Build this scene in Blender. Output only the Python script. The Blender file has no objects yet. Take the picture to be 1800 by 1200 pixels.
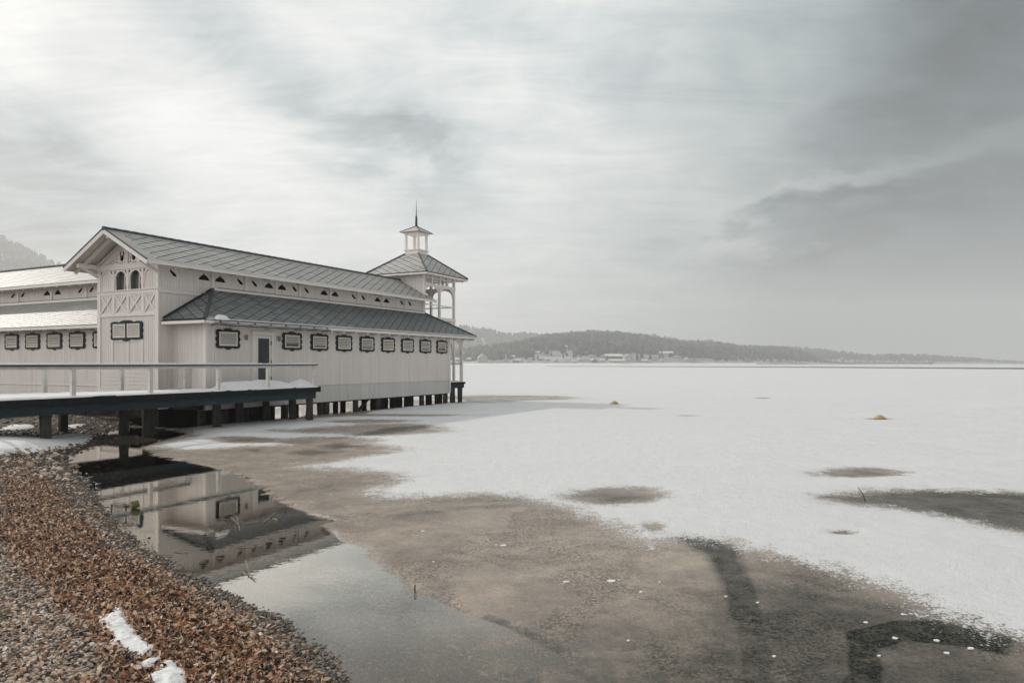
import bpy, math, random
import numpy as np
from mathutils import Vector, Matrix
from mathutils.geometry import tessellate_polygon

random.seed(7); RNG = np.random.default_rng(7)
S = bpy.context.scene
COL = S.collection
R = math.radians

# ------------------------------------------------------------------ camera, sky, sun, exposure
CAM_H = 2.4
cam = bpy.data.cameras.new('camera'); cam.lens = 25.0; cam.sensor_width = 36.0
cam.shift_y = 38.0 / 1800.0; cam.clip_start = 0.1; cam.clip_end = 12000
camo = bpy.data.objects.new('camera', cam); COL.objects.link(camo)
camo.location = (0, 0, CAM_H); camo.rotation_euler = (R(90), 0, 0)
S.camera = camo
S.view_settings.view_transform = 'Standard'; S.view_settings.look = 'None'
S.view_settings.exposure = 0.0; S.view_settings.gamma = 1.0
S.view_settings.use_curve_mapping = False
S.cycles.use_denoising = True
S.cycles.volume_bounces = 1
S.cycles.max_bounces = 8; S.cycles.transparent_max_bounces = 12

SUN_EL = R(34.0)
SUN_H = Vector((-0.809, 0.589, 0)).normalized()          # where the sun stands, level
SUN = Vector((SUN_H.x * math.cos(SUN_EL), SUN_H.y * math.cos(SUN_EL), math.sin(SUN_EL)))
sl = bpy.data.lights.new('sun', 'SUN'); sl.energy = 2.0; sl.angle = R(1.0); sl.color = (1.0, 0.93, 0.84)
so = bpy.data.objects.new('sun', sl); COL.objects.link(so)
so.rotation_euler = (-SUN).to_track_quat('-Z', 'Y').to_euler(); so.location = (-60, 60, 60)

W = bpy.data.worlds.new('World'); S.world = W; W.use_nodes = True


class NT:
    """small node-tree writer"""
    def __init__(s, tree): s.t = tree; s.t.nodes.clear()
    def n(s, typ, **k):
        o = s.t.nodes.new(typ)
        for a, b in k.items(): setattr(o, a, b)
        return o
    def put(s, sock, v):
        if isinstance(v, bpy.types.NodeSocket): s.t.links.new(v, sock)
        elif v is not None: sock.default_value = v
    def m(s, op, a, b=None, c=None, clamp=False):
        o = s.n('ShaderNodeMath', operation=op); o.use_clamp = clamp
        for i, v in enumerate((a, b, c)): s.put(o.inputs[i], v)
        return o.outputs[0]
    def v(s, op, a, b=None, scale=None):
        o = s.n('ShaderNodeVectorMath', operation=op); s.put(o.inputs[0], a)
        if b is not None: s.put(o.inputs[1], b)
        if scale is not None: s.put(o.inputs['Scale'], scale)
        return o.outputs['Value'] if op in ('DOT_PRODUCT', 'LENGTH') else o.outputs[0]
    def noise(s, vec, scale, detail=4, rough=.55, dist=0, out='Fac'):
        o = s.n('ShaderNodeTexNoise'); s.put(o.inputs['Vector'], vec)
        o.inputs['Scale'].default_value = scale; o.inputs['Detail'].default_value = detail
        o.inputs['Roughness'].default_value = rough; o.inputs['Distortion'].default_value = dist
        return o.outputs[out]
    def mr(s, v, a, b, c=0., d=1., smooth=False):
        o = s.n('ShaderNodeMapRange'); o.clamp = True
        if smooth: o.interpolation_type = 'SMOOTHSTEP'
        for i, x in enumerate((v, a, b, c, d)): s.put(o.inputs[i], x)
        return o.outputs[0]
    def mix(s, f, a, b, mode='MIX'):
        o = s.n('ShaderNodeMix', data_type='RGBA', blend_type=mode)
        s.put(o.inputs[0], f)
        s.put(o.inputs[6], a if isinstance(a, bpy.types.NodeSocket) else (*a, 1)[:4])
        s.put(o.inputs[7], b if isinstance(b, bpy.types.NodeSocket) else (*b, 1)[:4])
        return o.outputs[2]
    def ramp(s, f, stops):
        o = s.n('ShaderNodeValToRGB'); e = o.color_ramp.elements
        while len(e) < len(stops): e.new(.5)
        for x, (p, c) in zip(e, stops): x.position = p; x.color = (*c, 1)[:4]
        s.put(o.inputs[0], f); return o.outputs[0]
    def attr(s, name, out='Fac'):
        o = s.n('ShaderNodeAttribute'); o.attribute_name = name; return o.outputs[out]
    def geo(s, out='Position'): return s.n('ShaderNodeNewGeometry').outputs[out]
    def bump(s, h, strength, dist):
        o = s.n('ShaderNodeBump'); o.inputs['Strength'].default_value = strength
        o.inputs['Distance'].default_value = dist; s.put(o.inputs['Height'], h); return o.outputs[0]


def sky_dir(px, py):
    return Vector(((px - 900) / 1250, 1.0, (638 - py) / 1250)).normalized()


def build_world():
    t = NT(W.node_tree)
    d = t.n('ShaderNodeTexCoord').outputs['Generated']
    out = t.n('ShaderNodeOutputWorld')
    nish = t.n('ShaderNodeTexSky'); nish.sky_type = 'NISHITA'; nish.sun_disc = False
    nish.sun_elevation = SUN_EL; nish.sun_rotation = math.atan2(SUN_H.x, SUN_H.y)
    b1 = t.n('ShaderNodeBackground'); t.put(b1.inputs[0], nish.outputs[0]); b1.inputs[1].default_value = 0.10
    # cloud deck: coordinates on a level sheet overhead, so clouds flatten towards the horizon
    sep = t.n('ShaderNodeSeparateXYZ'); t.put(sep.inputs[0], d)
    zz = t.m('ADD', t.m('MAXIMUM', sep.outputs[2], 0.0), 0.22)
    cmb = t.n('ShaderNodeCombineXYZ')
    t.put(cmb.inputs[0], t.m('DIVIDE', sep.outputs[0], zz)); t.put(cmb.inputs[1], t.m('DIVIDE', sep.outputs[1], zz))
    cmb.inputs[2].default_value = 3.1
    sheet = cmb.outputs[0]
    big = t.noise(sheet, 0.75, 6, .55, .5)
    fine = t.noise(sheet, 2.3, 7, .6, .7)
    warp = t.v('SCALE', t.v('SUBTRACT', t.noise(sheet, 1.5, 5, .6, .3, 'Color'), (.5, .5, .5)), scale=.34)
    dw = t.v('ADD', d, warp)
    # cloud brightens leftwards, boosted behind the camera to light the gable, dimmed overhead
    g = t.v('DOT_PRODUCT', d, tuple(Vector((-.85, -.3, .3)).normalized()))
    base = t.ramp(t.mr(g, -1, 1), [(.0, (.13, .15, .165)), (.15, (.15, .18, .193)), (.20, (.22, .25, .26)), (.27, (.64, .675, .662)),
                                   (.375, (.96, .968, .945)), (.50, (.93, .935, .915)), (.645, (.86, .86, .845)), (.80, (1.3, 1.28, 1.24)), (1., (1.9, 1.86, 1.80))])
    base = t.mix(t.mr(sep.outputs[2], .42, .95, 0, 1, True), base, t.mix(1.0, base, (.42, .435, .445), 'MULTIPLY'))
    stre = t.n('ShaderNodeMapping'); t.put(stre.inputs[0], sheet); stre.inputs['Rotation'].default_value = (0, 0, R(35)); stre.inputs['Scale'].default_value = (1.0, 3.2, 1)
    wisp = t.noise(stre.outputs[0], 2.2, 8, .66, .9)
    k = t.m('ADD', t.m('MULTIPLY', t.mr(wisp, .32, .68, -1, 1), .11), t.mr(big, .3, .7, -.13, .13))
    k = t.m('ADD', k, t.mr(fine, .3, .7, -.09, .09))
    val = t.m('ADD', k, 1.0)
    # thicker and thinner patches of the deck: (pixel centre, half sizes in radians, turn, depth)
    for (px, py, sx, sy, rot, amp) in [
            (560, 185, .17, .042, -32, .24), (470, 105, .12, .03, -30, .18), (640, 250, .10, .018, -28, .14), (400, 40, .10, .04, -20, .18),
            (20, 310, .14, .09, -25, .5), (60, 395, .22, .05, -10, .22), (1740, 60, .17, .10, 20, .55), (1690, 190, .16, .05, 0, .18),
            (1620, 355, .22, .035, 6, .5), (1420, 405, .16, .03, 4, .26), (1700, 430, .16, .05, 0, .10),
            (1640, 305, .20, .018, 8, -.6), (1500, 330, .13, .012, 12, -.3), (1130, 300, .25, .1, 0, -.05),
            (870, 50, .10, .03, -15, .16), (980, 20, .12, .05, 0, .10), (1180, 60, .14, .04, 12, .10), (150, 60, .16, .08, 10, -.06), (340, 190, .14, .05, -20, -.12), (1250, 545, .2, .05, 0, .06)]:
        c = sky_dir(px, py)
        e1 = c.cross(Vector((0, 0, 1))).normalized(); e2 = e1.cross(c).normalized()
        a = R(rot); f1 = (e1 * math.cos(a) + e2 * math.sin(a)) / sx; f2 = (-e1 * math.sin(a) + e2 * math.cos(a)) / sy
        q = t.v('SUBTRACT', dw, tuple(c))
        r2 = t.m('ADD', t.m('POWER', t.m('ABSOLUTE', t.v('DOT_PRODUCT', q, tuple(f1))), 2.0),
                 t.m('POWER', t.m('ABSOLUTE', t.v('DOT_PRODUCT', q, tuple(f2))), 2.0))
        blob = t.m('DIVIDE', 1.0, t.m('ADD', 1.0, t.m('POWER', r2, 1.4)))
        blob = t.m('MULTIPLY', blob, t.mr(fine, .3, .75, 1.25, .55))
        val = t.m('SUBTRACT', val, t.m('MULTIPLY', blob, amp))
    val = t.m('MAXIMUM', val, .25)
    colr = t.n('ShaderNodeVectorMath', operation='SCALE'); t.put(colr.inputs[0], base); t.put(colr.inputs['Scale'], val)
    # thick cloud is a little bluer than thin cloud
    colr = colr.outputs[0]
    tint = t.mix(t.mr(val, .5, 1.0, 1, 0), (1, 1, 1), (.88, 1.0, 1.06))
    colr = t.mix(1.0, colr, tint, 'MULTIPLY')
    b2 = t.n('ShaderNodeBackground'); t.put(b2.inputs[0], colr); b2.inputs[1].default_value = 1.0
    ms = t.n('ShaderNodeMixShader'); ms.inputs[0].default_value = .93
    t.t.links.new(b1.outputs[0], ms.inputs[1]); t.t.links.new(b2.outputs[0], ms.inputs[2])
    t.t.links.new(ms.outputs[0], out.inputs[0])


build_world()

# ------------------------------------------------------------------ materials
MATS = {}


def material(name):
    m = bpy.data.materials.new(name); m.use_nodes = True; MATS[name] = m
    t = NT(m.node_tree); out = t.n('ShaderNodeOutputMaterial'); p = t.n('ShaderNodeBsdfPrincipled')
    t.t.links.new(p.outputs[0], out.inputs[0]); return m, t, p, out


def simple(name, c1, c2, scale=6, rough=.6, bump=.0, bscale=40, stretch=None, spec=.5, detail=5):
    m, t, p, out = material(name)
    pos = t.n('ShaderNodeTexCoord').outputs['Object']
    if stretch: pos = t.v('MULTIPLY', pos, stretch)
    f = t.noise(pos, scale, detail, .6)
    t.put(p.inputs['Base Color'], t.mix(t.mr(f, .3, .7), c1, c2))
    p.inputs['Roughness'].default_value = rough; p.inputs['Specular IOR Level'].default_value = spec
    if bump: t.put(p.inputs['Normal'], t.bump(t.noise(pos, bscale, 4, .6), bump, .01))
    return m


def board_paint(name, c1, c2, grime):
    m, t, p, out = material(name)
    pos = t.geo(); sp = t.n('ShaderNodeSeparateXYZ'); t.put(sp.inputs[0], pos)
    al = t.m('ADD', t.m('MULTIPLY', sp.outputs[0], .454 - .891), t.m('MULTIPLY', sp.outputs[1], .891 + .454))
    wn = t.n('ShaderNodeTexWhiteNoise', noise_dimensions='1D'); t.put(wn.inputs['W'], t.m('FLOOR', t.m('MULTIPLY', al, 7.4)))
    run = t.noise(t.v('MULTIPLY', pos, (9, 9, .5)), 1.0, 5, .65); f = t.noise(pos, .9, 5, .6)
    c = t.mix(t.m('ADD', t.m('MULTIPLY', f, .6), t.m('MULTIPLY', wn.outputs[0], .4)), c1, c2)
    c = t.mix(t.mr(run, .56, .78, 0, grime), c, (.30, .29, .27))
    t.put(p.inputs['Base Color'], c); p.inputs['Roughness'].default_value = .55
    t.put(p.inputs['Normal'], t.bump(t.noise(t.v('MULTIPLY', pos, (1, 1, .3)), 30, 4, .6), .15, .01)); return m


paint = board_paint('white_paint', (.66, .60, .565), (.80, .74, .705), .35)
skirtm = board_paint('skirt_paint', (.53, .52, .50), (.66, .645, .62), .6)  # lower skirt boards, slightly greyer and darker than the white paint
trim = simple('trim_paint', (.74, .685, .65), (.80, .745, .71), 2.5, .5, .12, 25)
rail_paint = simple('rail_paint', (.55, .51, .48), (.76, .72, .69), 3.5, .6, .2, 25)
soffit = simple('soffit_paint', (.60, .56, .53), (.68, .635, .60), 2, .6)
slatm = simple('slat_paint', (.70, .645, .585), (.78, .72, .66), 3, .5)
teal = simple('teal_paint', (.004, .012, .016), (.008, .019, .024), 5, .5, .1, 30, spec=.2)
darkwood = simple('tarred_wood', (.010, .022, .028), (.03, .047, .055), 4, .7, .5, 18, (1, 1, 4), spec=.25)
blackwood = simple('black_wood', (.006, .008, .010), (.016, .018, .02), 5, .75, .4, 20, spec=.2)
pilewood = simple('pile_wood', (.018, .022, .022), (.085, .08, .065), 5, .8, .6, 14, (1, 1, .25), spec=.2)
darkmetal = simple('dark_metal', (.010, .022, .027), (.02, .033, .038), 5, .45)
ridgem = simple('ridge_slate', (.025, .04, .046), (.05, .065, .068), 4, .55, .2, 20)
under = simple('roof_felt', (.012, .016, .018), (.02, .025, .027), 5, .8)
dark_in = simple('dark_interior', (.006, .008, .010), (.010, .012, .014), 3, .9, spec=.1)
greyin = simple('grey_reveal', (.10, .12, .11), (.15, .165, .15), 3, .7)
lampm = simple('lamp_grey', (.16, .16, .155), (.2, .2, .19), 3, .5)
twigm = simple('twig_bark', (.16, .12, .085), (.34, .28, .21), 9, .8)
stickm = simple('dark_stick', (.012, .013, .012), (.03, .028, .024), 9, .8)
stonem = simple('wet_stone', (.012, .013, .013), (.05, .047, .042), 14, .45, .4, 30)
buoym = simple('buoy_plastic', (.34, .24, .06), (.46, .36, .12), 4, .4)
buoyd = simple('buoy_band', (.05, .03, .02), (.09, .06, .03), 4, .5)
green = simple('green_plastic', (.10, .12, .018), (.15, .165, .03), 5, .35)
wirem = simple('wire', (.3, .3, .28), (.4, .4, .38), 5, .4)
m, t, p, out = material('beach_soil'); soil = m
pos = t.geo(); sp = t.n('ShaderNodeSeparateXYZ'); t.put(sp.inputs[0], pos)
dry = t.mix(t.noise(pos, 9, 5, .6), (.022, .018, .015), (.085, .068, .054))
vo = t.n('ShaderNodeTexVoronoi'); t.put(vo.inputs['Vector'], t.v('MULTIPLY', pos, (1, 1, .5))); vo.inputs['Scale'].default_value = 30
vc = t.n('ShaderNodeSeparateColor'); t.put(vc.inputs[0], vo.outputs['Color'])
stone = t.mix(t.mr(vo.outputs['Distance'], .15, .55, 0, .85), t.ramp(vc.outputs[0], [(0., (.07, .06, .05)), (.4, (.24, .19, .145)), (.8, (.42, .335, .265)), (1., (.6, .53, .46))]), (.03, .025, .02))
dry = t.mix(t.attr('bank'), dry, stone)
sand = t.mix(t.mr(t.noise(pos, 14, 5, .7), .35, .65), (.15, .112, .08), (.38, .30, .225))
near = t.m('MULTIPLY', t.mr(sp.outputs[2], -.10, -.02, 1, 0), t.mr(t.m('ADD', sp.outputs[1], t.m('MULTIPLY', t.noise(pos, .6, 3), 3.0)), 9.0, 11.0, 1, 0))
t.put(p.inputs['Base Color'], t.mix(near, dry, sand)); p.inputs['Roughness'].default_value = .9; p.inputs['Specular IOR Level'].default_value = .15
t.put(p.inputs['Normal'], t.bump(t.noise(pos, 25, 4, .6), .6, .01))
housew = simple('house_wall', (.30, .28, .26), (.42, .40, .37), .1, .8)
housed = simple('house_dark_wall', (.10, .085, .075), (.15, .13, .12), .1, .8)
housewin = simple('house_window', (.03, .035, .04), (.05, .055, .06), .1, .3)
treem = simple('conifer_needles', (.016, .022, .017), (.04, .046, .036), .05, .9, spec=.1)
barem = simple('bare_crown', (.045, .042, .038), (.085, .076, .068), .05, .9, spec=.1)
trunkm = simple('trunk_bark', (.04, .034, .03), (.06, .05, .045), .5, .9)
hillm = simple('hill_ground', (.08, .08, .08), (.55, .555, .56), .02, .95, spec=.1)
farland = simple('shore_land', (.05, .05, .046), (.30, .30, .30), .02, .95, spec=.1)

# tile material with per-tile tone
def slate(name, stops):
    m, t, p, out = material(name)
    rnd = t.n('ShaderNodeObjectInfo').outputs['Random']; pos = t.geo()
    f = t.noise(pos, 1.3, 5, .6); f2 = t.noise(pos, 3.2, 1, .4)
    mixv = t.m('ADD', t.m('MULTIPLY', rnd, .35), t.m('ADD', t.m('MULTIPLY', f, .5), t.m('MULTIPLY', f2, .3)))
    t.put(p.inputs['Base Color'], t.ramp(mixv, stops))
    p.inputs['Roughness'].default_value = .5; p.inputs['Specular IOR Level'].default_value = .6
    t.put(p.inputs['Normal'], t.bump(t.noise(pos, 25, 4, .6), .15, .01)); return m


tilem = slate('slate_tile', [(.25, (.33, .325, .31)), (.55, (.42, .41, .39)), (.85, (.50, .48, .455))])
shadetile = slate('shaded_slate_tile', [(.25, (.10, .115, .118)), (.55, (.15, .165, .166)), (.85, (.21, .222, .22))])  # same slate toned darker; the lower roof's shade is in its colour

# glass
m, t, p, out = material('window_glass'); glassm = m
p.inputs['Base Color'].default_value = (.006, .012, .015, 1); p.inputs['Roughness'].default_value = .06
t.put(p.inputs['Normal'], t.bump(t.noise(t.geo(), 1.5, 2), .08, .05))

# snow
m, t, p, out = material('snow'); snowm = m
pos = t.geo()
t.put(p.inputs['Base Color'], t.mix(t.noise(pos, 4, 4), (.74, .745, .75), (.82, .82, .815)))
p.inputs['Roughness'].default_value = .6; p.inputs['Specular IOR Level'].default_value = .2
t.put(p.inputs['Normal'], t.bump(t.noise(pos, 22, 5, .65), .35, .02))

# pebbles and leaves carry a tone of their own in the attribute 'tone'
m, t, p, out = material('pebble'); pebblem = m
t.put(p.inputs['Base Color'], t.ramp(t.attr('tone'), [(0., (.03, .028, .026)), (.28, (.10, .08, .062)), (.5, (.33, .255, .19)), (.75, (.54, .43, .34)), (1., (.78, .69, .60))]))
p.inputs['Roughness'].default_value = .6
m, t, p, out = material('dry_leaf'); leafm = m
t.put(p.inputs['Base Color'], t.ramp(t.attr('tone'), [(0., (.018, .010, .008)), (.28, (.06, .028, .017)), (.42, (.26, .12, .06)), (.60, (.52, .28, .155)), (.78, (.74, .51, .35)), (1., (.88, .76, .64))]))
p.inputs['Roughness'].default_value = .5
tl_ = t.n('ShaderNodeBsdfTranslucent'); t.put(tl_.inputs[0], p.inputs['Base Color'].links[0].from_socket)
ms = t.n('ShaderNodeMixShader'); ms.inputs[0].default_value = .35
t.t.links.new(p.outputs[0], ms.inputs[1]); t.t.links.new(tl_.outputs[0], ms.inputs[2]); t.t.links.new(ms.outputs[0], out.inputs[0])

# forest: one material, tone per tree
m, t, p, out = material('forest'); forestm = m
t.put(p.inputs['Base Color'], t.ramp(t.attr('tone'), [(0., (.012, .018, .014)), (.5, (.03, .034, .028)), (.75, (.06, .056, .05)), (1., (.12, .115, .11))]))
p.inputs['Roughness'].default_value = .9; p.inputs['Specular IOR Level'].default_value = .1

# lake: open water, slush ice and snow, told apart by fields stored on the sheet
m, t, p, out = material('lake_surface'); lakem = m
pos = t.geo()
n_fine = t.noise(pos, 26, 6, .75); n_mid = t.noise(pos, 3.2, 6, .65); n_big = t.noise(pos, .45, 5, .6); n_spk = t.noise(pos, 70, 3, .7); n_gr = t.noise(pos, 38, 2, .6)
sn = t.m('ADD', t.attr('snow'), t.m('ADD', t.m('ADD', t.mr(n_fine, .25, .75, -.52, .52), t.mr(n_gr, .25, .75, -.42, .42)), t.mr(n_mid, .25, .75, -.35, .35)))
sfac = t.mr(sn, -.09, .12, 0, 1, True)
dk = t.m('ADD', t.attr('dark'), t.mr(n_mid, .3, .7, -.10, .10), clamp=True)
slush = t.mix(t.mr(n_big, .35, .65), (.52, .425, .335), (.40, .33, .265))
slush = t.mix(t.mr(t.noise(pos, 1.1, 4, .6, .6), .42, .66, 0, .50), slush, (.15, .122, .098))
slush = t.mix(t.mr(n_mid, .35, .70, 0, .45), slush, (.20, .165, .135))
plate = t.mr(t.noise(pos, .75, 4, .55, .8), .44, .56, .25, 1)
slush = t.mix(t.m('MULTIPLY', t.mr(n_gr, .42, .58, 0, .85), plate), slush, (.085, .068, .054))
slush = t.mix(t.m('MULTIPLY', t.mr(n_spk, .60, .70, 0, .6), plate), slush, (.60, .56, .51))
dkc = t.mix(t.mr(n_gr, .40, .62, 0, 1), (.060, .064, .057), (.008, .015, .015))
slush = t.mix(dk, slush, dkc)
speck = t.mr(t.m('ADD', n_spk, t.m('MULTIPLY', n_mid, .25)), .83, .86)
slush = t.mix(t.m('MULTIPLY', speck, .85), slush, (.75, .74, .72))
snowc = t.mix(t.m('ADD', t.m('MULTIPLY', n_mid, .6), t.m('MULTIPLY', t.noise(t.v('MULTIPLY', pos, (.25, 1, 1)), .35, 5, .6), .4)), (.64, .648, .66), (.755, .757, .755))
colr = t.mix(sfac, slush, snowc)
t.put(p.inputs['Base Color'], colr)
t.put(p.inputs['Roughness'], t.m('MULTIPLY', t.mr(sfac, 0, 1, .42, .7), t.mr(plate, .25, 1, .62, 1))); t.put(p.inputs['Specular IOR Level'], t.m('MULTIPLY', t.mr(sfac, 0, 1, .42, .15), t.mr(dk, 0, .9, 1, 0)))
hb = t.m('ADD', t.m('ADD', t.m('MULTIPLY', n_fine, .7), t.m('MULTIPLY', n_mid, 1.6)), t.m('MULTIPLY', sfac, .35))
t.put(p.inputs['Normal'], t.bump(hb, .6, .04))
wv = t.m('ADD', t.attr('open'), t.m('MULTIPLY', t.mr(n_mid, .25, .75, -.5, .5), t.attr('soft')))
wv = t.m('ADD', wv, t.m('ADD', t.m('MULTIPLY', t.mr(n_fine, .3, .7, -.5, .5), .12), t.mr(n_mid, .3, .7, -.12, .12)))
wfac = t.mr(t.m('DIVIDE', wv, t.attr('soft')), -.5, .5, 0, 1, True)
tr = t.n('ShaderNodeBsdfTransparent'); tr.inputs[0].default_value = (.85, .79, .68, 1)
gl = t.n('ShaderNodeBsdfGlossy'); gl.inputs[0].default_value = (1.0, .955, .885, 1); gl.inputs['Roughness'].default_value = .012
rip = t.bump(t.noise(t.v('MULTIPLY', pos, (1, 1.6, 1)), 5.0, 3, .5), .05, .01)
t.put(gl.inputs['Normal'], rip)
fr = t.n('ShaderNodeFresnel'); fr.inputs[0].default_value = 1.33; t.put(fr.inputs['Normal'], rip)
rf = t.ramp(fr.outputs[0], [(.0, (.03,) * 3), (.06, (.09,) * 3), (.11, (.22,) * 3), (.16, (.50,) * 3), (.22, (.63,) * 3), (.32, (.70,) * 3), (1., (1,) * 3)])   # mirror share raised above water's own, to brighten the reflected sky
wsh = t.n('ShaderNodeMixShader'); t.put(wsh.inputs[0], rf)
t.t.links.new(tr.outputs[0], wsh.inputs[1]); t.t.links.new(gl.outputs[0], wsh.inputs[2])
fin = t.n('ShaderNodeMixShader'); t.put(fin.inputs[0], wfac)
t.t.links.new(p.outputs[0], fin.inputs[1]); t.t.links.new(wsh.outputs[0], fin.inputs[2])
t.t.links.new(fin.outputs[0], out.inputs[0])

# ------------------------------------------------------------------ object helpers
ORG = {}                                                   # building-frame origin of every object made here
TH = math.atan2(637, 1250)
U = Vector((math.sin(TH), math.cos(TH), 0)); V = Vector((-U.y, U.x, 0))
P1 = Vector((-3.767, 43.2, 0)); ROT = math.atan2(U.y, U.x)  # frame of the bathhouse: x along it to the lake, y inwards


def to_world(p): return P1 + U * p[0] + V * p[1] + Vector((0, 0, p[2]))


def to_local(X, Y):
    q = Vector((X, Y, 0)) - P1; return q.dot(U), q.dot(V)


def meta(o, label=None, cat=None, group=None, kind=None):
    if label: o['label'] = label
    if cat: o['category'] = cat
    if group: o['group'] = group
    if kind: o['kind'] = kind
    return o


def link(o, parent=None, org=None, frame=True):
    COL.objects.link(o)
    if parent is None:
        org = org or (0, 0, 0); ORG[o.name] = Vector(org)
        if frame: o.location = to_world(org); o.rotation_euler = (0, 0, ROT)
        else: o.location = org
    else:
        po = ORG[parent.name]; org = Vector(org) if org is not None else po.copy()
        ORG[o.name] = org; o.parent = parent; o.location = org - po
    return o


def empty(name, org, label, cat, group=None, frame=True):
    o = bpy.data.objects.new(name, None); o.empty_display_size = .3
    link(o, None, org, frame); return meta(o, label, cat, group)


def np_mesh(name, Vv, F, attrs=None, smooth=False):
    """F: (n,3) or (n,4) int array"""
    me = bpy.data.meshes.new(name); Vv = np.asarray(Vv, np.float32); F = np.asarray(F, np.int32)
    k = F.shape[1]
    me.vertices.add(len(Vv)); me.vertices.foreach_set('co', Vv.ravel())
    me.loops.add(F.size); me.loops.foreach_set('vertex_index', F.ravel())
    me.polygons.add(len(F)); me.polygons.foreach_set('loop_start', np.arange(0, F.size, k, dtype=np.int32))
    me.polygons.foreach_set('use_smooth', np.full(len(F), smooth))
    for a, b in (attrs or {}).items():
        at = me.attributes.new(a, 'FLOAT', 'POINT'); at.data.foreach_set('value', np.asarray(b, np.float32))
    me.update(calc_edges=True); me.validate(); return me


def np_obj(name, Vv, F, mat, attrs=None, smooth=False):
    me = np_mesh(name, Vv, F, attrs, smooth); me.materials.append(mat)
    o = bpy.data.objects.new(name, me); COL.objects.link(o); ORG[o.name] = Vector((0, 0, 0)); return o


class MB:
    def __init__(s): s.v = []; s.f = []
    def poly(s, pts):
        i = len(s.v); s.v += [Vector(p) for p in pts]; s.f.append(list(range(i, i + len(pts))))
    def box(s, x0, x1, y0, y1, z0, z1):
        i = len(s.v)
        s.v += [Vector(q) for q in ((x0, y0, z0), (x1, y0, z0), (x1, y1, z0), (x0, y1, z0), (x0, y0, z1), (x1, y0, z1), (x1, y1, z1), (x0, y1, z1))]
        s.f += [[i + a for a in q] for q in ((0, 3, 2, 1), (4, 5, 6, 7), (0, 1, 5, 4), (1, 2, 6, 5), (2, 3, 7, 6), (3, 0, 4, 7))]
        return s
    def bar(s, a, b, w, h, up=(0, 0, 1)):
        a = Vector(a); b = Vector(b); d = (b - a).normalized(); up = Vector(up)
        sd = d.cross(up)
        if sd.length < 1e-4: sd = d.cross(Vector((1, 0, 0)))
        sd.normalize(); up = sd.cross(d).normalized(); i = len(s.v)
        for q in (a, b):
            for (k, l) in ((-1, -1), (1, -1), (1, 1), (-1, 1)): s.v.append(q + sd * (k * w / 2) + up * (l * h / 2))
        s.f += [[i + c for c in q] for q in ((3, 2, 1, 0), (4, 5, 6, 7), (0, 1, 5, 4), (1, 2, 6, 5), (2, 3, 7, 6), (3, 0, 4, 7))]
        return s
    def tube(s, pts, rad, n=8, cap=True):
        pts = [Vector(p) for p in pts]; rad = rad if isinstance(rad, (list, tuple)) else [rad] * len(pts); rings = []
        for k, p in enumerate(pts):
            d = (pts[min(k + 1, len(pts) - 1)] - pts[max(k - 1, 0)]).normalized()
            a = d.cross(Vector((0, 0, 1)) if abs(d.z) < .9 else Vector((1, 0, 0))).normalized(); b = d.cross(a)
            i = len(s.v); rings.append(i)
            for j in range(n):
                w = 2 * math.pi * j / n; s.v.append(p + (a * math.cos(w) + b * math.sin(w)) * rad[k])
        for k in range(len(pts) - 1):
            for j in range(n):
                s.f.append([rings[k] + j, rings[k + 1] + j, rings[k + 1] + (j + 1) % n, rings[k] + (j + 1) % n])
        if cap:
            s.f.append([rings[0] + j for j in range(n)]); s.f.append([rings[-1] + j for j in range(n)][::-1])
        return s
    def slab(s, pts, n, th):
        """convex polygon pts, thickened by th against direction n"""
        n = Vector(n).normalized(); i = len(s.v); k = len(pts); pts = [Vector(p) for p in pts]
        nn = sum(((pts[(j + 1) % k] - pts[j]).cross(pts[(j + 2) % k] - pts[(j + 1) % k]) for j in range(k)), Vector())
        if nn.dot(n) < 0: pts = pts[::-1]
        s.v += pts + [p - n * th for p in pts]
        s.f.append([i + j for j in range(k)]); s.f.append([i + k + j for j in range(k)][::-1])
        for j in range(k): s.f.append([i + j, i + k + j, i + k + (j + 1) % k, i + (j + 1) % k])
        return s
    def plate(s, loops, fr, n0, n1):
        """flat plate with holes: loops of (a, z), first is the outline; from depth n0 to n1 along the frame normal"""
        O, A, Z, N = fr
        tris = tessellate_polygon([[Vector((a, z, 0)) for a, z in l] for l in loops])
        flat = [q for l in loops for q in l]; k = len(flat)
        def P(q, n): return O + A * q[0] + Z * q[1] + N * n
        i = len(s.v); s.v += [P(q, n1) for q in flat] + [P(q, n0) for q in flat]
        for tr_ in tris:
            a, b, c = (Vector((*flat[j], 0)) for j in tr_)
            want = A.cross(Z).dot(N)
            tr_ = list(tr_)
            if (b - a).cross(c - a).z * want < 0: tr_ = tr_[::-1]
            s.f.append([i + j for j in tr_]); s.f.append([i + k + j for j in tr_][::-1])
        b = 0
        for l in loops:
            L = len(l)
            for j in range(L): s.f.append([i + b + j, i + b + (j + 1) % L, i + k + b + (j + 1) % L, i + k + b + j])
            b += L
        return s
    def mesh(s, name, mat, org=(0, 0, 0), smooth=False):
        me = bpy.data.meshes.new(name); o = Vector(org)
        me.from_pydata([v - o for v in s.v], [], s.f)
        if smooth:
            for q in me.polygons: q.use_smooth = True
        me.materials.append(mat); me.update(); return me
    def build(s, name, mat, parent=None, org=None, frame=True, smooth=False, label=None):
        if org is None: org = ORG[parent.name] if parent else (0, 0, 0)
        o = bpy.data.objects.new(name, s.mesh(name, mat, org, smooth)); link(o, parent, org, frame)
        if label: o['label'] = label
        return o


def piece(name, me, parent, org):
    return link(bpy.data.objects.new(name, me), parent, org)


def part_box(name, mat, parent, *b):
    c = ((b[0] + b[1]) / 2, (b[2] + b[3]) / 2, (b[4] + b[5]) / 2)
    return MB().box(*b).build(name, mat, parent, c)


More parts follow.
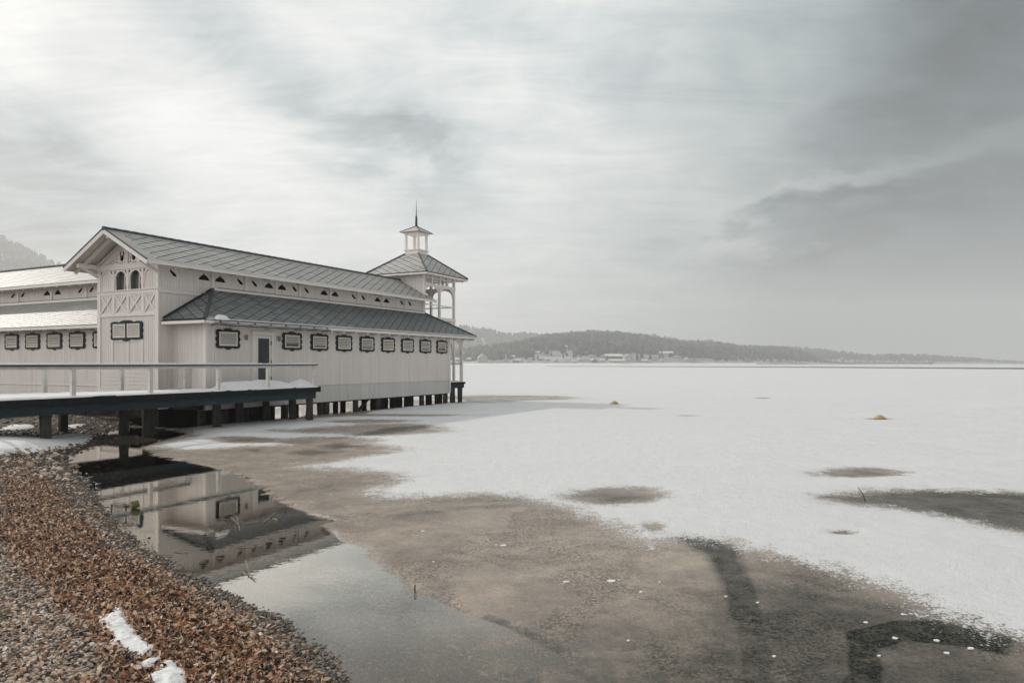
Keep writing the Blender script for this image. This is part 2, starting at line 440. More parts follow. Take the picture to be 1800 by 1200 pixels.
def part_bar(name, mat, parent, a, b, w, h, up=(0, 0, 1)):
    return MB().bar(a, b, w, h, up).build(name, mat, parent, (Vector(a) + Vector(b)) / 2)


X_, Y_, Z_ = Vector((1, 0, 0)), Vector((0, 1, 0)), Vector((0, 0, 1))
def frame_side(y): return (Vector((0, y, 0)), X_, Z_, -Y_)          # walls that look to the right of the picture
def frame_front(x): return (Vector((x, 0, 0)), Y_, Z_, -X_)         # walls that look to the camera


def boarded(fr, a0, a1, bot, top, pitch=.13, gap=.016, holes=(), th=.03, groove=.012):
    """vertical tongue-and-groove boarding as real boards; holes: (lo, hi, f(a)->(z0,z1))"""
    O, A, Z, N = fr; mb = MB()
    bf = bot if callable(bot) else (lambda a: bot); tf = top if callable(top) else (lambda a: top)
    cuts = set(); a = a0; kinds = {}
    n = max(1, round((a1 - a0) / pitch)); pt = (a1 - a0) / n; xs = []
    for i in range(n): xs += [a0 + i * pt, a0 + (i + 1) * pt - gap]
    xs.append(a1); edges = list(xs)
    for lo, hi, fn in holes: edges += list(np.linspace(lo, hi, 21))
    edges = sorted(set(round(e, 5) for e in edges if a0 - 1e-6 <= e <= a1 + 1e-6))
    def P(a, z, n): return O + A * a + Z * z + N * n
    flip = A.cross(Z).dot(N) < 0
    def quad(*q): mb.poly(q[::-1] if flip else q)
    for l, r in zip(edges[:-1], edges[1:]):
        if r - l < 1e-5: continue
        mid = (l + r) / 2; ph = ((mid - a0) % pt); isg = ph > pt - gap; d = -groove if isg else 0.0
        segl, segr = [bf(l)], [bf(r)]; hs = []
        for lo, hi, fn in holes:
            if lo - 1e-6 <= l and r <= hi + 1e-6: hs.append((fn(l), fn(r)))
        hs.sort(key=lambda q: q[0][0])
        for (zl, zr) in hs: segl += [zl[0], zl[1]]; segr += [zr[0], zr[1]]
        segl.append(tf(l)); segr.append(tf(r))
        for i in range(0, len(segl), 2):
            zl0, zl1, zr0, zr1 = segl[i], segl[i + 1], segr[i], segr[i + 1]
            if zl1 - zl0 < 1e-4 and zr1 - zr0 < 1e-4: continue
            quad(P(l, zl0, d), P(r, zr0, d), P(r, zr1, d), P(l, zl1, d))
            quad(P(l, zl0, -th), P(r, zr0, -th), P(r, zr0, d), P(l, zl0, d))
            quad(P(l, zl1, d), P(r, zr1, d), P(r, zr1, -th), P(l, zl1, -th))
            if not isg:
                quad(P(l, zl0, -th), P(l, zl0, 0), P(l, zl1, 0), P(l, zl1, -th))
                quad(P(r, zr0, 0), P(r, zr0, -th), P(r, zr1, -th), P(r, zr1, 0))
    return mb


BELL = [(0, 1), (.05, .86), (.11, .72), (.25, .63), (.45, .55), (.65, .44), (.82, .32), (.93, .20), (1, .06)]


def bell_hole(c, z0, w, h):
    xs = [q[0] for q in BELL]; zs = [q[1] for q in BELL]
    return (c - w / 2, c + w / 2, lambda a: (z0, z0 + max(.002, h * float(np.interp(abs(a - c) / (w / 2), xs, zs)))))


def clip_poly(poly, clip):
    """Sutherland-Hodgman, clip convex and counter-clockwise"""
    out_ = poly
    for i in range(len(clip)):
        a, b = clip[i], clip[(i + 1) % len(clip)]; inp, out_ = out_, []
        def side(q): return (b[0] - a[0]) * (q[1] - a[1]) - (b[1] - a[1]) * (q[0] - a[0])
        for j in range(len(inp)):
            p, q = inp[j], inp[(j + 1) % len(inp)]; sp, sq = side(p), side(q)
            if sp >= 0: out_.append(p)
            if (sp >= 0) != (sq >= 0):
                k = sp / (sp - sq); out_.append((p[0] + (q[0] - p[0]) * k, p[1] + (q[1] - p[1]) * k))
        if not out_: return []
    return out_


def tiled(parent, O, A, T, poly, ha=.34, ht=.208, n_single=0, near=None, lift=.02, gap=.029, mat=None):
    """diamond slates over the convex polygon poly (in A,T coordinates); the n_single nearest to `near` are parts"""
    O = Vector(O); A = Vector(A).normalized(); T = Vector(T).normalized(); N = A.cross(T)
    if N.z < 0: N = -N
    if sum(poly[i][0] * poly[(i + 1) % len(poly)][1] - poly[(i + 1) % len(poly)][0] * poly[i][1] for i in range(len(poly))) < 0: poly = poly[::-1]
    rin = ha * ht / math.hypot(ha, ht); k_ = (rin - gap / 2) / rin; ga, g = ha * k_, ht * k_
    a0 = min(q[0] for q in poly); a1 = max(q[0] for q in poly); t0 = min(q[1] for q in poly); t1 = max(q[1] for q in poly)
    cells = []
    for i in range(int((a1 - a0) / ha) + 3):
        for j in range(int((t1 - t0) / ht) + 3):
            if (i + j) % 2: continue
            c = (a0 + i * ha, t0 + j * ht - .1)
            q = clip_poly([(c[0] + ga, c[1]), (c[0], c[1] + g), (c[0] - ga, c[1]), (c[0], c[1] - g)], poly)
            if len(q) >= 3:
                ar = abs(sum(q[k][0] * q[(k + 1) % len(q)][1] - q[(k + 1) % len(q)][0] * q[k][1] for k in range(len(q)))) / 2
                if ar > .004: cells.append((c, q, ar > 1.98 * ga * g))
    tilt = .040 * g if g > .12 else .06 * g
    def solid(mb, c, q, k=0., yaw=0.):
        pts = [O + A * a + T * tt + N * (lift - tilt * (tt - c[1]) / g + k) for a, tt in q]; mb.slab(pts, N, .009)
    if near is not None:
        nr = Vector(near); cells.sort(key=lambda z: (O + A * z[0][0] + T * z[0][1] - nr).length)
    shared = None; single = 0; rest = MB()
    for c, q, full in cells:
        if single < n_single:
            if full:
                if shared is None:
                    mb = MB(); c0 = Vector((0, 0, 0))
                    pts = [A * a + T * b + N * (-tilt * b / g) for a, b in ((ga, 0), (0, g), (-ga, 0), (0, -g))]
                    mb.slab(pts, N, .009); shared = mb.mesh('tile', mat or tilem)
                org = O + A * c[0] + T * c[1] + N * (lift + random.uniform(-.004, .004)); o = piece('tile', shared, parent, org)
            else:
                mb = MB(); solid(mb, c, q, random.uniform(-.004, .004)); o = mb.build('tile', mat or tilem, parent, O + A * c[0] + T * c[1])
            single += 1
        else: solid(rest, c, q, random.uniform(-.004, .004))
    if rest.v: rest.build('tiles', mat or tilem, parent)['kind'] = 'stuff'


def ridge_line(parent, a, b, rad=.07, step=.4, name='ridge_tile'):
    a = Vector(a); b = Vector(b); L = (b - a).length; n = max(1, round(L / step)); d = (b - a) / n
    mb = MB(); mb.tube([-d * .52, d * .52], [rad * 1.08, rad * .92], 8); me = mb.mesh(name, ridgem, smooth=False)
    for i in range(n): piece(name, me, parent, a + d * (i + .5))


# ---- shutters and fretwork frames
def fret_outline(w, h):
    pts = []
    def run(p, q, n, amp, peak):
        for i in range(n * 6):
            s = i / (n * 6); e = amp * abs(math.sin(s * n * math.pi)) - amp * .5
            e += peak * math.exp(-((s - .5) / .13) ** 2)
            dx, dz = q[0] - p[0], q[1] - p[1]; L = math.hypot(dx, dz)
            pts.append((p[0] + dx * s + dz / L * e, p[1] + dz * s - dx / L * e))
    a, b = w / 2, h / 2
    run((-a, -b), (a, -b), 3, .03, .055); run((a, -b), (a, b), 3, .06, .01)
    run((a, b), (-a, b), 4, .04, .07); run((-a, b), (-a, -b), 3, .06, .01)
    return pts


def rect(x0, x1, z0, z1): return [(x0, z0), (x1, z0), (x1, z1), (x0, z1)]


class ShutterKit:
    def __init__(s, fr_fn, axis):
        O = Vector((0, 0, 0)); s.fr = (O, *fr_fn)
        A, Z, N = fr_fn; s.A, s.Z, s.N = A, Z, N
        s.cache = {}
    def meshes(s, n):
        if n in s.cache: return s.cache[n]
        w = 1.13 if n == 1 else 1.92; ow, oh = (.9, .56) if n == 1 else (.77, .56)
        cs = [0] if n == 1 else [-.445, .445]
        frame = MB().plate([fret_outline(w, .72)] + [rect(c - ow / 2, c + ow / 2, -oh / 2, oh / 2)[::-1] for c in cs], s.fr, .004, .05).mesh('window', teal)
        ring = MB().plate([rect(-ow / 2 + .003, ow / 2 - .003, -oh / 2 + .003, oh / 2 - .003), rect(-ow / 2 + .05, ow / 2 - .05, -oh / 2 + .045, oh / 2 - .045)[::-1]], s.fr, .006, .06).mesh('shutter_frame', slatm)
        sw = ow - .106; mb = MB()
        mb.bar(s.A * (-sw / 2), s.A * (sw / 2), .064, .012, up=(s.N * .80 + s.Z * .60)); slat = mb.mesh('slat', slatm)
        mb = MB(); mb.bar(s.A * (-sw / 2), s.A * (sw / 2), .040, .012, up=(s.N * -.25 + s.Z * .97)); slat_open = mb.mesh('slat', slatm)
        s.back = MB().plate([rect(-ow / 2 + .004, ow / 2 - .004, -oh / 2 + .004, oh / 2 - .004)], s.fr, .003, .0055).mesh('backing', dark_in)
        s.cache[n] = (frame, ring, slat, cs, oh, slat_open, s.back); return s.cache[n]
    def place(s, parent, c, n=1, opened=0):
        frame, ring, slat, cs, oh, slat_open, back = s.meshes(n); c = Vector(c)
        o = piece('window', frame, parent, c)
        for cc in cs:
            piece('shutter_frame', ring, o, c + s.A * cc); piece('backing', back, o, c + s.A * cc)
            for k in range(6): piece('slat', slat_open if k < opened else slat, o, c + s.A * cc + s.Z * (-oh / 2 + .083 + k * .079) + s.N * .032)
        return o


kit_side = ShutterKit((X_, Z_, -Y_), 0); kit_front = ShutterKit((Y_, Z_, -X_), 0)


def vent_back(fr, c, z0, w, h, flap):
    O, A, Z, N = fr; mb = MB()
    q = lambda a, z, n: O + A * a + Z * z + N * n
    mb.poly([q(c - w / 2 - .05, z0 - .05, -.25), q(c + w / 2 + .05, z0 - .05, -.25), q(c + w / 2 + .05, z0 + h + .05, -.25), q(c - w / 2 - .05, z0 + h + .05, -.25)])
    fl = None
    if flap:
        fl = MB(); fl.slab([q(c - w / 2 - .02, z0 - .02, -.05), q(c + w * .36, z0 - .02, -.05), q(c + .0, z0 + h * .5, -.05), q(c - .06, z0 + h + .02, -.05), q(c - w / 2 - .02, z0 + h + .02, -.05)], N, .02)
    return mb, fl


def add_vents(parent, fr, cs, z0, w=.54, h=.335):
    for c, flap in cs:
        mb, fl = vent_back(fr, c, z0, w, h, flap)
        o = mb.build('vent', dark_in, parent)
        if fl: fl.build('vent_flap', slatm, o)


# ------------------------------------------------------------------ bathhouse
bath = empty('bathhouse', (-9.0, 2.9, 0), 'long cream boarded bathhouse on stilts with carved gable, dark-framed shutters and slate roofs', 'building')

# floor and core
part_box('floor', blackwood, bath, -17.9, -.02, .08, 5.5, .60, .80)
part_box('dark_infill', blackwood, bath, -17.5, -11.2, 3.0, 3.3, -.6, .598)  # added dark wall that blackens the view under the hall's left part
part_box('core', dark_in, bath, -17.3, -.3, .35, 5.3, .82, 3.95)
part_box('upper_core', dark_in, bath, -17.2, -.3, 2.25, 5.25, 3.96, 6.1)

# facade of the lean-to: upper boarding above the seam, lower skirt slightly back
boarded(frame_side(0), -17.70, 0, 1.40, 4.10, .135, holes=[(-15.36, -14.32, lambda a: (1.405, 3.62))]).build('wall', paint, bath)
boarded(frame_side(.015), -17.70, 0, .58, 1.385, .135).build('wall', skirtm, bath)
part_box('seam_board', trim, bath, -17.72, .0, -.022, .02, 1.38, 1.405)
boarded(frame_front(-17.70), 0, 1.9, .58, 4.2, .135).build('wall', paint, bath)
# far end wall of lean-to and back wall
part_box('wall', paint, bath, -.03, 0, .03, 1.895, .58, 3.93); part_box('wall', paint, bath, -.03, 0, 1.9, 5.565, .58, 6.35)
part_box('wall', paint, bath, -18.3, -.03, 5.57, 5.6, .58, 6.35)
part_box('corner_board', trim, bath, -17.745, -17.60, -.035, -.002, .58, 4.02)
part_box('corner_board', trim, bath, -17.74, -17.706, -.002, .12, .58, 4.02)
part_box('corner_board', trim, bath, -.11, .035, -.033, -.002, .58, 4.05)

# clerestory wall with bell-shaped vents beside every post
posts = [-15.81, -14.03, -12.25, -10.72, -8.55, -6.37, -4.2, -2.0, -.10]
vents = [(-17.78, True)]
for i, x in enumerate(posts[:-1]):
    fl = i % 2 == 1
    vents += [(x - .40, fl), (x + .42, fl)]
fs = frame_side(1.9)
boarded(fs, -18.33, 0, lambda a: .60 if a < -17.69 else 3.9, 6.42, .135, holes=[bell_hole(c, 5.85, .54, .335) for c, _ in vents]).build('wall', paint, bath)
add_vents(bath, fs, vents, 5.85)
for x in posts: part_box('post', trim, bath, x - .055, x + .055, 1.835, 1.898, 5.56, 6.36)
part_box('sill_beam', trim, bath, -15.9, .02, 1.80, 1.898, 5.46, 5.555)
part_box('sill_rod', darkmetal, bath, -15.6, -.1, 1.80, 1.82, 5.575, 5.595)
part_box('belt', trim, bath, -18.33, -16.35, 1.855, 1.898, 5.17, 5.31)
part_box('belt_cap', trim, bath, -18.36, -16.2, 1.825, 1.898, 5.312, 5.345)

# lean-to roof: long slope and two hips
E0, E1, ZE, ZT = -18.25, 2.25, 4.04, 5.47          # eave ends, eave height, top height
pk0, pk1 = -15.81, -.02
roofA = MB()
ncol = Vector((0, -(ZT - ZE), 2.5)).normalized()
roofA.slab([(E0, -.6, ZE), (E1, -.6, ZE), (pk1, 1.9, ZT), (pk0, 1.9, ZT)], ncol, .07)
roofA.slab([(E0, 1.9, ZE), (E0, -.6, ZE), (pk0, 1.9, ZT)], Vector((-(ZT - ZE), 0, 2.44)), .07)
roofA.slab([(E1, -.6, ZE), (E1, 1.9, ZE), (pk1, 1.9, ZT)], Vector((ZT - ZE, 0, 2.27)), .07)
lean = roofA.build('lower_roof', under, bath)
Tn = Vector((0, 2.5, ZT - ZE)); Ls = Tn.length
cam_l = Vector((*to_local(0, 0), 2.4))
tiled(lean, (0, -.6, ZE), X_, Tn, [(E0 + .12, .16), (E1 - .1, .16), (pk1, Ls), (pk0, Ls)], n_single=150, near=cam_l, mat=shadetile)
Tf = Vector((2.44, 0, ZT - ZE)); Lf = Tf.length
tiled(lean, (E0, 0, ZE), Y_, Tf, [(-.5, .12), (1.9, .12), (1.9, Lf)], n_single=20, near=cam_l, mat=shadetile)
# eave course of plain slates, soffit boards, fascia
mb = MB(); n = 45; st = (E1 - E0 - .1) / n; Tu = Tn.normalized()
eme = MB().slab([Vector((0.008, 0, 0)), Vector((st - .008, 0, 0)), Vector((st - .008, 0, 0)) + Tu * .17, Vector((.008, 0, 0)) + Tu * .17], ncol, .012).mesh('eave_tile', tilem)
for i in range(n): piece('eave_tile', eme, lean, Vector((E0 + .05 + i * st, -.64, ZE - .01)) + ncol * .022)
part_bar('fascia', trim, bath, (E0 + .02, -.625, ZE - .075), (E1 - .02, -.625, ZE - .075), .025, .11)
part_bar('fascia', trim, bath, (E0 - .015, -.6, ZE - .075), (E0 - .015, 1.86, ZE - .075), .025, .11)
part_bar('fascia', trim, bath, (E1 + .015, -.6, ZE - .075), (E1 + .015, 1.86, ZE - .075), .025, .11)
MB().slab([(E0 + .03, -.58, ZE - .10), (E1 - .03, -.58, ZE - .10), (E1 - .03, -.02, ZE - .09), (E0 + .03, -.02, ZE - .09)], (0, 0, 1), .02).build('soffit', soffit, bath)
MB().slab([(E0 + .03, -.02, ZE - .10), (-17.72, -.02, ZE - .10), (-17.72, 1.86, ZE - .10), (E0 + .03, 1.86, ZE - .10)], (0, 0, 1), .02).build('soffit', soffit, bath)
MB().slab([(.04, .0, ZE - .10), (E1 - .03, .0, ZE - .10), (E1 - .03, 1.86, ZE - .10), (.04, 1.86, ZE - .10)], (0, 0, 1), .02).build('soffit', soffit, bath)
rme = MB().box(-.045, .045, -.26, .26, -.05, .05).mesh('rafter_tail', soffit)
for i in range(23): piece('rafter_tail', rme, bath, (-17.4 + i * .88, -.33, ZE - .17))
ridge_line(lean, (E0 + .05, -.55, ZE + .06), (pk0, 1.86, ZT + .04), .075, .33, 'hip_tile')
ridge_line(lean, (E1 - .05, -.55, ZE + .05), (pk1, 1.86, ZT + .03), .06, .33, 'hip_tile')
part_bar('flashing', darkmetal, lean, (E0 + .1, 1.87, ZE + .13), (pk0, 1.87, ZT + .07), .06, .09)

# nave roof
GX0, GX1, DE0, DE1, DR, ZEV, ZRI = -19.33, .32, 1.21, 6.29, 3.75, 6.27, 7.62
nv = Vector((0, -(ZRI - ZEV), DR - DE0)).normalized(); nv2 = Vector((0, ZRI - ZEV, DR - DE0)).normalized()
mb = MB(); mb.slab([(GX0, DE0, ZEV), (GX1, DE0, ZEV), (GX1, DR, ZRI), (GX0, DR, ZRI)], nv, .04)
mb.slab([(GX0, DE1, ZEV), (GX0, DR, ZRI), (GX1, DR, ZRI), (GX1, DE1, ZEV)], nv2, .04)
nave = mb.build('upper_roof', under, bath)
mb = MB(); o_ = nv * -.045; o2_ = nv2 * -.045
mb.slab([Vector(q) + o_ for q in ((GX0 + .03, DE0 + .02, ZEV), (GX1 - .03, DE0 + .02, ZEV), (GX1 - .03, DR - .03, ZRI), (GX0 + .03, DR - .03, ZRI))], nv, .04)
mb.slab([Vector(q) + o2_ for q in ((GX0 + .03, DE1 - .02, ZEV), (GX0 + .03, DR + .03, ZRI), (GX1 - .03, DR + .03, ZRI), (GX1 - .03, DE1 - .02, ZEV))], nv2, .04)
mb.build('soffit', soffit, bath)
Tv = Vector((0, DR - DE0, ZRI - ZEV)); Lv = Tv.length; Tvu = Tv.normalized()
tiled(nave, (0, DE0, ZEV), X_, Tv, [(GX0 + .55, .17), (GX1 - .02, .17), (GX1 - .02, Lv - .2), (GX0 + .55, Lv - .2)], n_single=130, near=cam_l)
Tw = Vector((0, -(DE1 - DR), ZRI - ZEV))
tiled(nave, (0, DE1, ZEV), X_, Tw, [(GX0 + .02, .05), (GX1 - .02, .05), (GX1 - .02, Lv - .02), (GX0 + .02, Lv - .02)])
n = 46; st = (GX1 - GX0) / n
eme = MB().slab([Vector((.006, 0, 0)), Vector((st - .006, 0, 0)), Vector((st - .006, 0, 0)) + Tvu * .17, Vector((.006, 0, 0)) + Tvu * .17], nv, .012).mesh('eave_tile', tilem)
for i in range(n):
    piece('eave_tile', eme, nave, Vector((GX0 + i * st, DE0 - .03, ZEV - .015)) + nv * .022)
    piece('eave_tile', eme, nave, Vector((GX0 + i * st, DE0, ZEV)) + Tvu * (Lv - .19) + nv * .022)
vme = MB().slab([Vector((.0, 0, 0)), Vector((.53, 0, 0)), Vector((.53, 0, 0)) + Tvu * .118, Vector((0, 0, 0)) + Tvu * .118], (nv + Tvu * -.10), .012).mesh('verge_tile', tilem)
for i in range(int((Lv - .36) / .13)): piece('verge_tile', vme, nave, Vector((GX0 + .01, DE0, ZEV)) + Tvu * (.16 + i * .13) + nv * .026)
ridge_line(nave, (GX0 - .03, DR, ZRI + .02), (GX1 + .03, DR, ZRI + .02), .085, .42)
part_bar('fascia', trim, bath, (GX0 + .03, DE0 - .018, ZEV - .06), (GX1, DE0 - .018, ZEV - .06), .03, .13)
part_bar('fascia', trim, bath, (GX0 + .03, DE1 + .018, ZEV - .06), (GX1, DE1 + .018, ZEV - .06), .03, .13)
for s_, e_ in ((DE0 - .03, 1), (DE1 + .03, -1)):
    part_bar('bargeboard', trim, bath, (GX0 - .01, s_, ZEV - .10), (GX0 - .01, DR - .0 * e_, ZRI - .085), .04, .17, up=(0, 0, 1))
    part_bar('verge_edge', ridgem, bath, (GX0 - .02, s_, ZEV + .012), (GX0 - .02, DR, ZRI + .03), .07, .035, up=(0, 0, 1))
    part_bar('bargeboard', trim, bath, (GX1 + .01, s_, ZEV - .10), (GX1 + .01, DR, ZRI - .085), .04, .17, up=(0, 0, 1))
    part_bar('rafter', trim, bath, (GX0 + .42, s_ + .06 * e_, ZEV - .17), (GX0 + .42, DR, ZRI - .19), .10, .13, up=(0, 0, 1))
for d, z in ((1.86, 6.34), (5.64, 6.34), (3.75, 7.36)):
    part_box('purlin', trim, bath, GX0 + .12, -18.36, d - .07, d + .07, z - .09, z + .08)
for d, e_ in ((1.86, 1), (5.64, -1)):
    part_bar('bracket', trim, bath, (-18.36, d, 5.95), (GX0 + .30, d, 6.27), .09, .10, up=(0, 0, 1))
for i in range(9): piece('rafter_tail', rme, bath, (-16.9 + i * 2.0, 1.62, 6.22))

# gable front
gf = frame_front(-18.33)
gpost = [1.975, 2.81, 3.72, 4.62, 5.525]
arch_c = [3.265, 4.17]
def arch_hole(c, w, z0, z1): return (c - w / 2, c + w / 2, lambda a: (z0, z1 - w / 2 + math.sqrt(max(0, (w / 2) ** 2 - (a - c) ** 2)) + .001))
boarded(gf, 1.9, 5.6, 1.0, 6.25, .125, holes=[arch_hole(c, .64, 5.345, 6.12) for c in arch_c]).build('wall', paint, bath)
def gbox(name, y0, y1, z0, z1, n0=.0, n1=.045, mat=trim): return part_box(name, mat, bath, -18.33 - n1, -18.33 - n0 - .002, y0, y1, z0, z1)
gbox('corner_board', 1.86, 2.05, .95, 6.16, 0, .05); gbox('corner_board', 5.45, 5.64, .95, 6.16, 0, .05)
for y in gpost[1:-1]:
    gbox('post', y - .06, y + .06, 5.35, 6.16, 0, .05); gbox('post', y - .075, y + .075, 4.40, 5.155, 0, .04)
gbox('beam', 1.86, 5.64, 6.165, 6.37, 0, .07)
gbox('belt', 2.053, 5.447, 5.16, 5.30, 0, .045); gbox('belt_cap', 1.85, 5.65, 5.302, 5.345, 0, .09)
gbox('belt', 2.053, 5.447, 4.28, 4.397, 0, .042)
gbox('mid_stile', 2.36, 2.62, 1.35, 4.278, 0, .03) if False else None
for y0, y1 in ((2.80, 2.94), (4.66, 4.80), (3.66, 3.78)): gbox('stile', y0, y1, 1.36, 3.27, 0, .03)
gbox('head_board', 2.80, 4.80, 3.273, 3.36, 0, .03)
gbox('head_board', 2.053, 5.447, 2.22, 2.30, 0, .026) if False else None
# horizontal boards of the base
bme = MB().box(-.03, 0, -.835, .835, -.072, .072).mesh('board', paint)
for k in range(6):
    for y in (2.895, 4.605): piece('board', bme, bath, (-18.332, y, 1.44 + k * .155))
gbox('base_board', 2.053, 5.447, 1.22, 1.355, 0, .05)
# crossed braces
for i in range(4):
    y0, y1 = gpost[i] + .078, gpost[i + 1] - .078
    part_bar('cross_brace', trim, bath, (-18.352, y0 + .02, 4.43), (-18.352, y1 - .02, 5.13), .075, .03, up=(1, 0, 0))
    part_bar('cross_brace', trim, bath, (-18.362, y0 + .02, 5.13), (-18.362, y1 - .02, 4.43), .075, .03, up=(1, 0, 0))
    gbox('rail', y0 - .0, y1 + .0, 5.10, 5.157, 0, .02); gbox('rail', y0, y1, 4.40, 4.44, 0, .02)
# arches: spandrel plates with an arched opening in every bay of the top storey
for i in range(4):
    y0, y1 = gpost[i] + .062 + (.02 if i == 0 else 0), gpost[i + 1] - .062 - (.02 if i == 3 else 0)
    c = (y0 + y1) / 2; r = (y1 - y0) / 2 - .05; zc = 6.10 - r
    arc = [(c + r * math.cos(w), zc + r * math.sin(w)) for w in np.linspace(0, math.pi, 17)]
    loop = [(y1, zc - .25), (y1, 6.155), (y0, 6.155), (y0, zc - .25), (c - r, zc - .2)] + arc[::-1] + [(c + r, zc - .2)]
    tri1 = [(y1 - .02, 6.12), (y1 - .13, 6.12), (y1 - .02, 6.0)]; tri0 = [(y0 + .02, 6.12), (y0 + .02, 6.0), (y0 + .13, 6.12)]
    MB().plate([loop], gf, .002, .035).build('arch', trim, bath)
    for tri in (tri0, tri1): MB().plate([tri], gf, .036, .04).build('arch_notch', teal, bath)
for c in arch_c:
    o = MB().box(-18.10, -18.09, c - .36, c + .36, 5.3, 6.2).build('arched_window', glassm, bath)
    MB().box(-18.32, -18.11, c + .30, c + .318, 5.34, 6.2).build('reveal', greyin, o)
    MB().box(-18.32, -18.11, c - .318, c - .30, 5.34, 6.2).build('reveal', greyin, o)
    MB().box(-18.13, -18.102, c + .04, c + .10, 5.34, 6.1).build('mullion', slatm, o)
    MB().box(-18.125, -18.103, c + .10, c + .30, 5.34, 6.1).build('shutter_leaf', greyin, o)
    MB().box(-18.34, -18.12, c - .34, c + .34, 5.325, 5.347).build('sill', trim, o)
# carved pediment: plates pierced by scrollwork
zt = lambda y: 6.37 + (1 - abs(y - 3.75) / 2.54) * 0.0 + (ZEV + (ZRI - ZEV) * (1 - abs(y - 3.75) / 2.54) - 6.37 - .22)
def circ(cx, cz, rx, rz, n=10, rot=0):
    return [(cx + rx * math.cos(w) * math.cos(rot) - rz * math.sin(w) * math.sin(rot), cz + rx * math.cos(w) * math.sin(rot) + rz * math.sin(w) * math.cos(rot)) for w in np.linspace(0, 2 * math.pi, n, endpoint=False)][::-1]
ped_in = MB().poly([(-18.20, 1.95, 6.37), (-18.20, 5.55, 6.37), (-18.20, 3.75, 7.4)])
mb = MB(); mb.poly([(-18.20, 1.7, 6.37), (-18.20, 5.8, 6.37), (-18.20, 3.75, 7.52)]); mb.build('pediment_back', dark_in, bath)
for sg in (1, -1):
    yc = 3.75
    def Q(a, z): return (yc + sg * a, z)
    out_ = [Q(.08, 6.375), Q(1.78, 6.375), Q(.08, zt(3.83))]
    holes = []
    key = [Q(.37 + (.17 if math.sin(w) > 0 else .14) * math.cos(w) * (1 - .30 * math.exp(-(math.sin(w) / .22) ** 2)), 6.73 + .225 * math.sin(w)) for w in np.linspace(0, 2 * math.pi, 28, endpoint=False)]
    holes.append(key)
    rr = random.Random(5)
    for (a, z, rx, rz, rt) in [(.17, 6.47, .05, .03, .5), (.17, 6.62, .03, .05, .2), (.17, 6.80, .03, .05, 0), (.16, 6.97, .035, .03, .8), (.64, 6.47, .05, .028, .4),
                               (.66, 6.60, .028, .05, .3), (.67, 6.75, .05, .025, 2.4), (.74, 6.66, .03, .045, .9), (.76, 6.50, .05, .028, .2), (.86, 6.58, .03, .05, .5),
                               (.90, 6.46, .05, .025, .1), (.98, 6.55, .03, .045, 1.0), (1.04, 6.46, .045, .022, .2), (1.13, 6.50, .03, .04, .8), (1.20, 6.44, .045, .02, .1),
                               (1.33, 6.43, .04, .018, .1), (.33, 6.425, .05, .02, 0), (.48, 6.425, .05, .02, 0), (.60, 6.87, .04, .02, 2.4)]:
        if z + max(rx, rz) < zt(yc + a) - .04: holes.append([Q(q[0], q[1]) for q in circ(a, z, rx, rz, 8, rt)])
    MB().plate([out_] + holes, gf, -.02, .012).build('carved_panel', trim, bath)
    MB().plate([[Q(.37 + q * .055, 6.73 + w) for q, w in ((-.8, .02), (.8, .02), (1.1, .10), (.6, .17), (.3, .228), (-.3, .228), (-.6, .17), (-1.1, .10))]], gf, -.018, .01).build('carved_crest', trim, bath)
    part_bar('gable_rafter', trim, bath, (-18.375, yc + sg * 1.98, 6.335), (-18.375, yc, zt(3.75) - .0), .055, .11, up=(0, 0, 1))
part_box('king_post', trim, bath, -18.40, -18.335, 3.675, 3.825, 6.372, 7.16)
kit_front.place(bath, (-18.335, 3.79, 3.70), 2)

# shutters, door, lamps, gutter on the facade
for x in (-16.67, -13.17, -11.43, -9.71, -7.95, -6.20, -4.45, -2.69, -.95): kit_side.place(bath, (x, -.003, 3.36), opened={-13.17: 2, -11.43: 1, -7.95: 1, -.95: 2, -2.69: 1}.get(x, 0))
door = part_box('door', slatm, bath, -15.22, -14.42, .03, .07, 1.42, 3.56)
mb = MB().plate([rect(-15.45, -14.25, 1.41, 3.70), rect(-15.25, -14.39, 1.411, 3.57)[::-1]], frame_side(0), .003, .055); mb.build('door_frame', trim, door)
MB().box(-15.49, -14.21, -.10, -.003, 3.703, 3.73).build('door_drip', trim, door)
mb = MB().plate([rect(-15.24, -14.40, 1.43, 3.56), rect(-15.12, -14.50, 1.62, 3.44)[::-1]], frame_side(0), -.02, .03); mb.build('door_leaf', slatm, door)
MB().box(-15.12, -14.50, .0, .012, 1.62, 3.44).build('glass', glassm, door)
MB().box(-15.12, -14.50, -.028, -.005, 2.30, 2.36).build('door_rail', slatm, door)
MB().tube([(-15.18, -.05, 2.42), (-15.18, -.09, 2.42), (-15.06, -.09, 2.42)], .012, 6).build('handle', darkmetal, door)
for z in (1.75, 2.45, 3.25): MB().box(-14.43, -14.40, -.06, -.035, z - .07, z + .07).build('hinge', darkmetal, door)
for x in (-15.78, -13.98):
    mb = MB(); mb.tube([(x, -.09, 3.34), (x, -.09, 3.56)], [.05, .06], 10); mb.box(x - .03, x + .03, -.06, -.003, 3.42, 3.48); mb.build('wall_lamp', lampm, bath)
gut = MB()
gy, gz = -.70, 3.93
gut.tube([(-17.95, gy - .06, gz), (-11.5, gy - .06, gz)], .016, 6); gut.tube([(-17.95, gy + .03, gz - .06), (-11.5, gy + .03, gz - .06)], .02, 6)
gut.tube([(-17.95, gy, gz + .11), (-12.0, gy, gz + .11)], .014, 6)
gutter = gut.build('gutter', darkmetal, bath)
hme = MB().bar((0, -.05, .0), (0, .07, .12), .02, .03).mesh('gutter_hanger', darkmetal)
for i in range(8): piece('gutter_hanger', hme, gutter, (-17.6 + i * .85, gy - .01, gz - .02))

